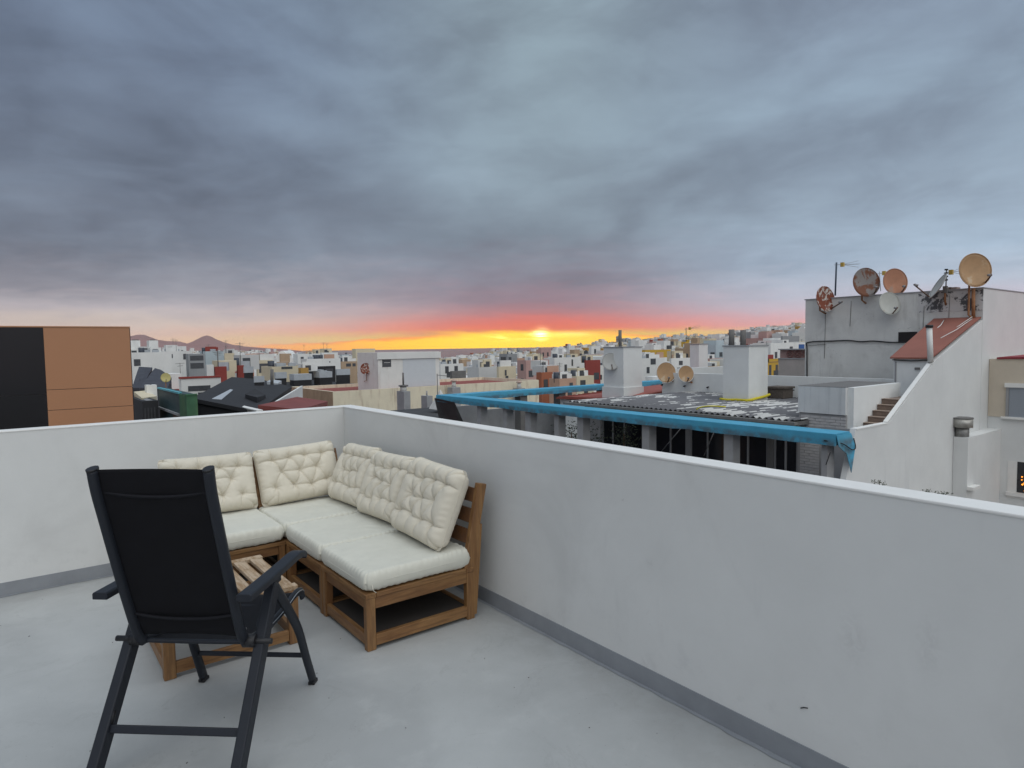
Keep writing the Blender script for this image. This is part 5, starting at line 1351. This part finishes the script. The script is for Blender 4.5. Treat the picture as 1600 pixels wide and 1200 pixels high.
# breeze-block balustrade next to the dish building
q0, q1 = atx(1217, 545, 30.0), atx(1262, 547, 30.0)
bw_ = empty('block_balustrade', (30, float(q0[1]), -6), 'pink-grey wall topped with a patterned breeze-block balustrade beside the dish building', 'wall')
zt_ = float(q0[2]); P_(MB().box(30, 4, -6, 30.25, q0[1] + .02, zt_ - .55), 'wall', mat('pinkish_wall', (.42, .38, .355), .9, .08), bw_)
P_(MB().box(29.97, 4, zt_ - .06, 30.28, q0[1] + .02, zt_), 'coping', M_CONC, bw_); P_(MB().box(29.97, 4, zt_ - .55, 30.28, q0[1] + .02, zt_ - .49), 'ledge', M_CONC, bw_)
P_(MB().box(30.12, 4, zt_ - .49, 30.2, q0[1], zt_ - .06), 'back', mat('dusty_pink', (.36, .24, .22), .9), bw_)
rg = MB()
rg.tube([(0, .17 * math.cos(t * PI / 8), .17 * math.sin(t * PI / 8)) for t in range(17)], .03, 5, caps=False)
for t in range(4): rg.tube([(0, 0, 0), (0, .15 * math.cos(t * PI / 2 + .78), .15 * math.sin(t * PI / 2 + .78))], .02, 4)
rgm = rg.mesh('pierced_block', mat('pierced_block_red', (.20, .10, .09), .9))
yy = q0[1] - .6
while yy > 4.2:
    o = bpy.data.objects.new('pierced_block', rgm); COL.objects.link(o); o.location = (30.05, yy, zt_ - .275); local(o, bw_); yy -= .44

# ------------------------------------------------------------------ the town
SKY = [(-200, 556), (200, 553), (300, 552), (400, 552), (470, 556), (540, 557), (690, 561), (730, 557), (775, 550), (800, 549), (820, 553), (840, 550), (880, 545), (930, 541), (960, 537), (1000, 533.5),
       (1050, 530.5), (1100, 529), (1130, 527), (1160, 521), (1180, 517), (1200, 514.5), (1240, 511), (1300, 509), (1600, 500), (2200, 500)]
def skyl(px):
    for (a, ya), (b, yb_) in zip(SKY, SKY[1:]):
        if px <= b: return ya + (yb_ - ya) * (px - a) / (b - a)
    return SKY[-1][1]
DF = 900.0
def px_of(x, y):
    d = np.array([x, y, 0.0]) - np.array([CAM[0], CAM[1], 0]); q = d[0] * _V + d[1] * _U
    return (800 + FPX * q[0] / q[1]) if q[1] > 1 else -999
_SL = {}
def slope_at(px):
    k = round(px / 4)
    if k not in _SL:
        r_ = ray(px, skyl(px)); _SL[k] = r_[2] / math.hypot(r_[0], r_[1])
    return _SL[k]
def roof_z(x, y):
    D = math.hypot(x - CAM[0], y - CAM[1]); px = max(-200, min(1700, px_of(x, y)))
    return 1.62 + D * slope_at(px) - 4.6 * max(0.0, 1 - D / DF), D, px
rnd = random.Random(11)
cells = []
S_ = 7.6
for i in range(-16, 140):
    for j in range(-42, 140):
        x = i * S_ + (3 if j % 2 else 0); y = j * S_
        d = np.array([x - CAM[0], y - CAM[1], 0]); q = d[0] * _V + d[1] * _U
        if q[1] < 50: continue
        px = 800 + FPX * q[0] / q[1]
        if px < 120 or px > 1330: continue
        z, D, px = roof_z(x, y)
        if D > DF or D < 58: continue
        if rnd.random() < (.06 if D < 400 else .12): continue
        w = rnd.uniform(4.2, 7.7); dp = rnd.uniform(4.2, 7.7)
        if any(ux0 - 3 < x + w and ux1 + 3 > x and uy0 - 3 < y + dp and uy1 + 3 > y for ux0, uy0, ux1, uy1 in used): continue
        if D < 75 and px < 860: continue
        hz = z + rnd.gauss(-.6, 1.0 if px > 850 else .7) - (1.2 if D < 120 else 0) - (.8 if 620 < px < 830 else 0)
        if rnd.random() < (.07 if px > 780 or px < 450 else .02): hz += rnd.uniform(1, 2.8) * (1 if D < 500 else 1.5)
        lim = 1.62 + D * slope_at(px)
        if D < 420: hz = min(hz, lim - (1.9 if px < 800 else 1.2) + rnd.uniform(-.5, .2))
        cells.append((D, x, y, w, dp, hz, px))
cells.sort()
NEAR = cells[:252]; FAR = cells[252:]
WCH = ['white'] * 26 + ['grey_white'] * 8 + ['cream'] * 7 + ['tan'] * 2 + ['peach'] * 2 + ['pink'] * 2 + ['terracotta', 'brick_red', 'grey', 'ochre', 'pale_blue', 'pale_blue']
RCH = ['pale'] * 6 + ['red'] * 3 + ['grey'] * 3 + ['brown'] * 2
def place_words(px, D):
    for lim, w in [(330, 'right of the orange building'), (455, 'beyond the black pitched roofs'), (560, 'left of the rooftop hut'), (690, 'behind the rooftop hut'),
                   (775, 'below the open sea'), (835, 'left of the sun'), (870, 'below the sun'), (940, 'right of the sun'), (1010, 'behind the left chimney stack'), (1075, 'near the mustard-yellow building'),
                   (1130, 'between the two right-hand stacks'), (1205, 'behind the large chimney stack'), (9999, 'beside the dish building')]:
        if px < lim: place = w; break
    row = 'front rows of houses' if D < 95 else ('middle rows' if D < 135 else ('back rows' if D < 175 else 'farthest rows one can tell apart'))
    return place, row
wmesh = {}
def shared_box(w, h, d_, m, key):
    k = (key, round(w, 1), round(h, 1))
    if k not in wmesh: wmesh[k] = MB().box(-w / 2, -d_, -h / 2, w / 2, d_, h / 2).mesh(key, m)
    return wmesh[k]
seen = {}
def uniq(wc, rc, hut, tank, ant, place, row, D):
    col = wc.replace('_', '-')
    a = [x for x, k in (('roof hut', hut), ('tank', tank), ('aerial', ant)) if k]
    f = 'with ' + ' and '.join(a) if a else 'bare-roofed'
    r_ = row.split()[0]
    for t in ('%s house %s, %s, %s row' % (col, f, place, r_), '%s house %s and %s roof, %s, %s row' % (col, f, rc, place, r_),
              'smaller %s house %s, %s, %s row' % (col, f, place, r_), 'plainer %s house %s, %s, %s row' % (col, f, place, r_)):
        if len(t.split()) <= 16 and t not in seen: seen[t] = 1; return t
    return '%s house %s, %s' % (col, f, place)
for n_, (D, x, y, w, dp, hz, px) in enumerate(NEAR):
    wc = rnd.choice(WCH); rc = rnd.choice(RCH); zb = hz - rnd.uniform(9, 13)
    place, row = place_words(px, D)
    hut_ = w > 3.6 and rnd.random() < .62; tank = rnd.random() < .35; ant = rnd.random() < .3
    feat = ('with a roof hut' if hut_ else 'with a bare %s roof' % rc) + (' and water tank' if tank else '') + (' and antenna' if ant else '')
    lab = uniq(wc, rc, hut_, tank, ant, place, row, D)
    r_ = empty('town_house', (x, y, zb), lab, 'house', 'houses of the town')
    wm = tm(wc, WALLS[wc]); t = .2; H_ = hz - zb; rim = rnd.choice([.3, .6, .9])
    b = MB().box(0, 0, 0, w, dp, H_ - rim)
    b.box(0, 0, H_ - rim, w, t, H_).box(0, dp - t, H_ - rim, w, dp, H_).box(0, t, H_ - rim, t, dp - t, H_).box(w - t, t, H_ - rim, w, dp - t, H_)
    if rnd.random() < .4:   # projecting upper storey or step
        s_ = rnd.uniform(.3, .6); b.box(w * s_, dp * .3, H_, w, dp, H_ + rnd.uniform(.6, 1.6))
    b.build('wall', wm, r_)
    MB().box(t, t, H_ - rim, w - t, dp - t, H_ - rim + .05).build('roof', tm('roof_' + rc, ROOFS[rc]), r_)
    if hut_:
        hx, hy, hw, hd, hh = rnd.uniform(.25, w - 3.1), rnd.uniform(.3, dp - 3.1), rnd.uniform(1.8, 2.8), rnd.uniform(2, 2.8), rnd.uniform(1.3, 2.1)
        hb_ = MB().box(hx, hy, H_ - rim, hx + hw, hy + hd, H_ - rim + hh).build('roof_hut', wm if rnd.random() < .6 else tm('white', WALLS['white']), r_)
        if rnd.random() < .6: MB().box(hx + .5, hy - .03, H_ - rim + .1, hx + 1.3, hy, H_ - rim + min(1.9, hh - .2)).build('door', M_TWIN, hb_)
    if tank:
        tx, ty = rnd.uniform(1, w - 1), rnd.uniform(1, dp - 1)
        MB().tube([(tx, ty, H_ - rim), (tx, ty, H_ - rim + 1.3)], .55, 8).build('water_tank', M_TANK if rnd.random() < .5 else M_METALCAP, r_)
    if ant:
        ax_, ay_ = rnd.uniform(.5, w - .5), rnd.uniform(.5, dp - .5); hA = rnd.uniform(1.8, 3.2)
        a_ = MB().tube([(ax_, ay_, H_ - rim), (ax_, ay_, H_ - rim + hA)], .035, 4)
        a_.bar((ax_ - .5, ay_, H_ - rim + hA - .1), (ax_ + .5, ay_, H_ - rim + hA - .05), .04, .04); a_.bar((ax_ - .3, ay_, H_ - rim + hA - .4), (ax_ + .3, ay_, H_ - rim + hA - .35), .04, .04)
        a_.build('antenna', M_CONC2, r_)
    for _ in range(rnd.choice([0, 1, 2, 2])):
        ux, uy = rnd.uniform(.2, w - 1.2), rnd.uniform(.2, dp - 1.2)
        MB().box(ux, uy, H_ - rim, ux + rnd.uniform(.4, 1.1), uy + rnd.uniform(.3, 1.0), H_ - rim + rnd.uniform(.7, 1.5)).build('roof_box', rnd.choice([M_METALCAP, wm, M_TANK, tm('tan', WALLS['tan'])]), r_)
    nw = rnd.randint(1, 4); wz = 1.5 + rnd.random() * .6; ww_ = rnd.choice([.8, 1.0, 1.4])
    if rnd.random() < .8:
        for k in range(nw):
            for f in range(2):
                if rnd.random() < .2: continue
                o = bpy.data.objects.new('window', shared_box(ww_ * .72, .95, .05, M_TWIN, 'window')); COL.objects.link(o); o.parent = r_
                o.location = (w * (k + .5) / nw, -.01, H_ - rim - wz - f * 2.9 + .4)
    if rnd.random() < .45:
        for k in range(rnd.randint(1, 3)):
            o = bpy.data.objects.new('window', shared_box(ww_ * .72, .95, .05, M_TWIN, 'window')); COL.objects.link(o); o.parent = r_
            o.rotation_euler = (0, 0, PI / 2); o.location = (-.01, dp * (k + .5) / 3, H_ - rim - wz + .4)
# everything farther: one mass of small houses
tv = []; tf = []; tmi = []
keys = list(WALLS); rkeys = list(ROOFS)
mats_ = [tm(k, WALLS[k]) for k in keys] + [tm('roof_' + k, ROOFS[k]) for k in rkeys] + [M_TWIN]
fm = MB()
FCH = ['white'] * 14 + ['grey_white'] * 9 + ['cream'] * 6 + ['tan'] * 4 + ['peach'] * 3 + ['pink'] * 2 + ['grey'] * 4 + ['terracotta', 'ochre', 'brick_red', 'yellow', 'pale_blue', 'pale_blue']
for (D, x, y, w, dp, hz, px) in FAR:
    wc = keys.index(rnd.choice(FCH)); rc = len(keys) + rkeys.index(rnd.choice(RCH))
    zb = hz - 14; fm.box(x, y, zb, x + w, y + dp, hz, wc); fm.box(x + .3, y + .3, hz, x + w - .3, y + dp - .3, hz + .05, rc)
    if D < 700 or rnd.random() < .5:
        for _ in range(rnd.choice([0, 1, 1, 2])):
            hx, hy, s_ = x + rnd.uniform(0, w * .6), y + rnd.uniform(0, dp * .6), rnd.uniform(1.6, 3.8)
            fm.box(hx, hy, hz + .06, hx + s_, hy + s_, hz + rnd.uniform(1.2, 2.9), wc if rnd.random() < .6 else 0)
        if rnd.random() < .55: fm.box(x + w * .6, y + 1, hz + .06, x + w * .6 + rnd.uniform(.6, 1.3), y + 2.2, hz + rnd.uniform(.8, 1.8), len(mats_) - 1)
    if D < 620:
        nw = rnd.randint(2, 4); wh_ = rnd.uniform(1.2, 1.9)
        for k in range(nw):
            for f in range(2):
                if rnd.random() < .25: continue
                a = x + w * (k + .5) / nw; zt_ = hz - 1.0 - f * 2.9
                fm.box(a - .5, y - .06, zt_ - wh_, a + .5, y, zt_, len(mats_) - 1)
        for f in range(2):
            if rnd.random() < .75:
                a = y + dp * rnd.uniform(.2, .8); fm.box(x - .06, a - .55, hz - 2.3 - f * 2.8, x, a + .55, hz - 1.0 - f * 2.8, len(mats_) - 1)
        if rnd.random() < .25: fm.box(x - .05, y + .3, hz - 1.1, x + rnd.uniform(.5, 1), y + dp - .3, hz - .75, len(keys) + 1)
# cypress-like dark specks on the skyline: roof tanks on the far crest
for px in range(1120, 1262, 5):
    if rnd.random() < .6:
        D = rnd.uniform(820, 900); q = atd(px, skyl(px) - rnd.uniform(0, 2), D); s_ = rnd.uniform(1.0, 3.2)
        fm.box(q[0], q[1], q[2] - 9, q[0] + s_, q[1] + s_, q[2] + rnd.uniform(0, 1.2), rnd.choice([0, 1, 2, 9, len(mats_) - 1]))
tag(fm.build('distant_town', mats_), 'mass of small white houses covering the plain and hillside', 'town', kind='stuff')

# ground of the town, hill and shore: one sheet following the slope
gv = []; gf = []; AZN = 120; RN = [12, 30, 58, 90, 140, 200, 300, 450, 650, 900, 1000, 1150, 1500, 2600]
for ri, rd in enumerate(RN):
    for ai in range(AZN + 1):
        a = YAW + PI / 2 + (ai / AZN * 2 - 1) * PI
        x, y = CAM[0] + rd * math.cos(a), CAM[1] + rd * math.sin(a)
        pxx = px_of(x, y)
        if pxx < -200: pxx = -200 if _V @ np.array([x - CAM[0], y - CAM[1], 0]) < 0 else 1700
        z = 1.62 + min(rd, 1000) * slope_at(max(-200, min(1700, pxx))) - 4.6 * max(0, 1 - rd / DF) - (11 if rd < 1000 else 11 + (rd - 1000) * .12)
        if rd < 40: z = min(z, -12)
        gv.append((x, y, max(z, -26.0)))
for ri in range(len(RN) - 1):
    for ai in range(AZN):
        a = ri * (AZN + 1) + ai; gf.append((a, a + 1, a + AZN + 2, a + AZN + 1))
gv.append((CAM[0], CAM[1], -12.0)); c_ = len(gv) - 1
for ai in range(AZN): gf.append((ai + 1, ai, c_))
tag(MB().add(gv, gf, 0, True).build('ground', mat('dusty_ground', (.17, .15, .13), .95, .25, .05)), kind='structure')
# sea
sm = bpy.data.materials.new('sea_water'); sm.use_nodes = True; T = NT(sm.node_tree); b = sm.node_tree.nodes['Principled BSDF']
b.inputs['Base Color'].default_value = (.020, .026, .034, 1); b.inputs['Roughness'].default_value = .2
tcn = T.n('ShaderNodeTexCoord'); bp = T.n('ShaderNodeBump'); bp.inputs['Strength'].default_value = .5; bp.inputs['Distance'].default_value = .35
T.l(T.noise(tcn.outputs['Object'], .05, 4, .6), bp.inputs['Height']); T.l(bp.outputs[0], b.inputs['Normal'])
sv = [(0, 0, -24.0)]; N = 96
for rd in (1500, 4000, 8000):
    for j in range(N): sv.append((rd * math.cos(2 * PI * j / N), rd * math.sin(2 * PI * j / N), -24.0))
sf = [(0, 1 + j, 1 + (j + 1) % N) for j in range(N)] + [(1 + k * N + j, 1 + (k + 1) * N + j, 1 + (k + 1) * N + (j + 1) % N, 1 + k * N + (j + 1) % N) for k in (0, 1) for j in range(N)]
tag(MB().add(sv, sf).build('sea', sm), kind='structure')
# volcanic hills far left
def ridge(name, prof, D, depth, m):
    """prof = [(px, y)] skyline; builds a hill with its crest at D and flanks falling front and back"""
    vs = []; n = len(prof); xs = []
    steps = []
    for i in range(n - 1):
        for k in range(4):
            t = k / 4; tt = t * t * (3 - 2 * t) * .4 + t * .6
            steps.append((prof[i][0] + (prof[i + 1][0] - prof[i][0]) * t, prof[i][1] + (prof[i + 1][1] - prof[i][1]) * tt))
    steps.append(prof[-1]); K = 14
    for (px, py) in steps:
        q = ray(px, py); q = q / math.hypot(q[0], q[1]); zc = 1.62 + D * q[2]
        for k in range(K + 1):
            f = k / K * 2 - 1; dd = D + f * depth
            hgt = (zc + 28) * max(0, 1 - abs(f)) ** 1.15
            nz = mnoise.noise(Vector((px * .06, f * 3, 1))) * 14 * (1 - abs(f)) * min(1, abs(f) * 4) * (hgt / 120)
            vs.append((CAM[0] + q[0] * dd, CAM[1] + q[1] * dd, -28 + hgt + nz))
    fs = [(i * (K + 1) + k, i * (K + 1) + k + 1, (i + 1) * (K + 1) + k + 1, (i + 1) * (K + 1) + k) for i in range(len(steps) - 1) for k in range(K)]
    return tag(MB().add(vs, fs, 0, True).build(name, m), kind='structure')
M_VOLC = mat('volcanic_slope', (.30, .155, .140), .95, .12, .004)
ridge('hill_far', [(60, 548), (120, 536), (175, 528), (200, 526), (215, 523), (225, 523), (236, 527), (247, 531), (262, 533), (280, 533.5), (290, 536), (302, 541), (330, 545), (400, 548)], 6600, 1000, M_VOLC)
ridge('volcano', [(250, 549), (280, 541), (293, 536.5), (300, 534), (308, 530), (316, 526), (323, 524), (329, 525.5), (340, 531), (352, 535.5), (366, 539), (385, 541.5), (410, 543.5), (440, 545.3), (470, 548)], 6000, 1000, M_VOLC)
ridge('lava_plain', [(40, 551), (200, 543), (300, 541), (360, 542.5), (420, 545), (452, 547), (470, 548)], 4700, 700, M_VOLC)

# little plants behind the parapet at the foot of the slanting wall
rr = random.Random(9)
def plant(label, pts, X):
    r_ = MB()
    for (px, py) in pts:
        c = atx(px, py, X)
        for k in range(14):
            a = rr.uniform(0, 2 * PI); e = rr.uniform(-.2, 1.2); L = rr.uniform(.02, .05)
            d = Vector((math.cos(a) * math.cos(e), math.sin(a) * math.cos(e), math.sin(e))); s_ = d.orthogonal().normalized() * .007
            p = Vector([float(q) for q in c]) + Vector((rr.gauss(0, .02), rr.gauss(0, .03), rr.gauss(0, .012)))
            r_.add([p - s_ * .3, p + d * L * .5 + s_, p + d * L, p + d * L * .5 - s_], [(0, 1, 2, 3)])
        r_.tube([c + np.array([0, 0, -.6]), c], .006, 4)
    return tag(r_.build('weed', mat('weed_leaf', (.045, .06, .03), .8, .3, 30)), label, 'plant')
plant('tiny weed poking over the parapet left of the slanting wall foot', [(1366, 754), (1374, 754), (1379, 756)], 8.0)
plant('row of tiny weeds over the parapet below the metal cowl', [(1446, 768), (1452, 770), (1462, 771), (1467, 772), (1474, 773), (1477, 772)], 8.0)
planter = MB().box(7.9, -3.5, -1.9, 8.2, 0, -1.35); tag(planter.build('planter', M_CONC), 'long concrete planter holding the weeds, outside the parapet', 'planter')
for (px, py, lab) in [(893, 676, 'dark bush under the pergola, left of the lattice pier'), (925, 690, 'second dark bush at the foot of the lattice pier'), (975, 678, 'trailing dark plant before the house window')]:
    c = atx(px, py, 12.2); lb = MB()
    for k in range(420):
        a = rr.uniform(0, 2 * PI); e = rr.uniform(-1, 1.4); p = Vector([float(q) for q in c]) + Vector((rr.gauss(0, .18), rr.gauss(0, .28), rr.gauss(-.2, .32)))
        d = Vector((math.cos(a) * math.cos(e), math.sin(a) * math.cos(e), math.sin(e))); s_ = d.orthogonal().normalized() * .022
        lb.add([p - s_ * .3, p + d * .05 + s_, p + d * .1, p + d * .05 - s_], [(0, 1, 2, 3)])
    o = lb.build('bush', mat('bush_leaf', (.040, .050, .028), .8, .4, 20)); tag(o, lab, 'plant')
    MB().tube([c + np.array([0, 0, -1.6]), c], .02, 5).build('stem', M_DARKWOOD, o)

# thin dusk haze: one closed box of air round everything below the clouds
hz_ = MB().box(-8200, -8200, -29.5, 8200, 8200, 195).build('haze', None)
hz_.data.materials.clear()
hm = bpy.data.materials.new('haze'); hm.use_nodes = True
for nd in list(hm.node_tree.nodes):
    if nd.type == 'BSDF_PRINCIPLED': hm.node_tree.nodes.remove(nd)
ho = [n for n in hm.node_tree.nodes if n.type == 'OUTPUT_MATERIAL'][0]
pv_ = hm.node_tree.nodes.new('ShaderNodeVolumePrincipled'); pv_.inputs['Color'].default_value = (.98, .92, .92, 1)
pv_.inputs['Density'].default_value = 4e-5; pv_.inputs['Anisotropy'].default_value = .2
hm.node_tree.links.new(pv_.outputs[0], ho.inputs['Volume']); hz_.data.materials.append(hm)
tag(hz_, kind='stuff')
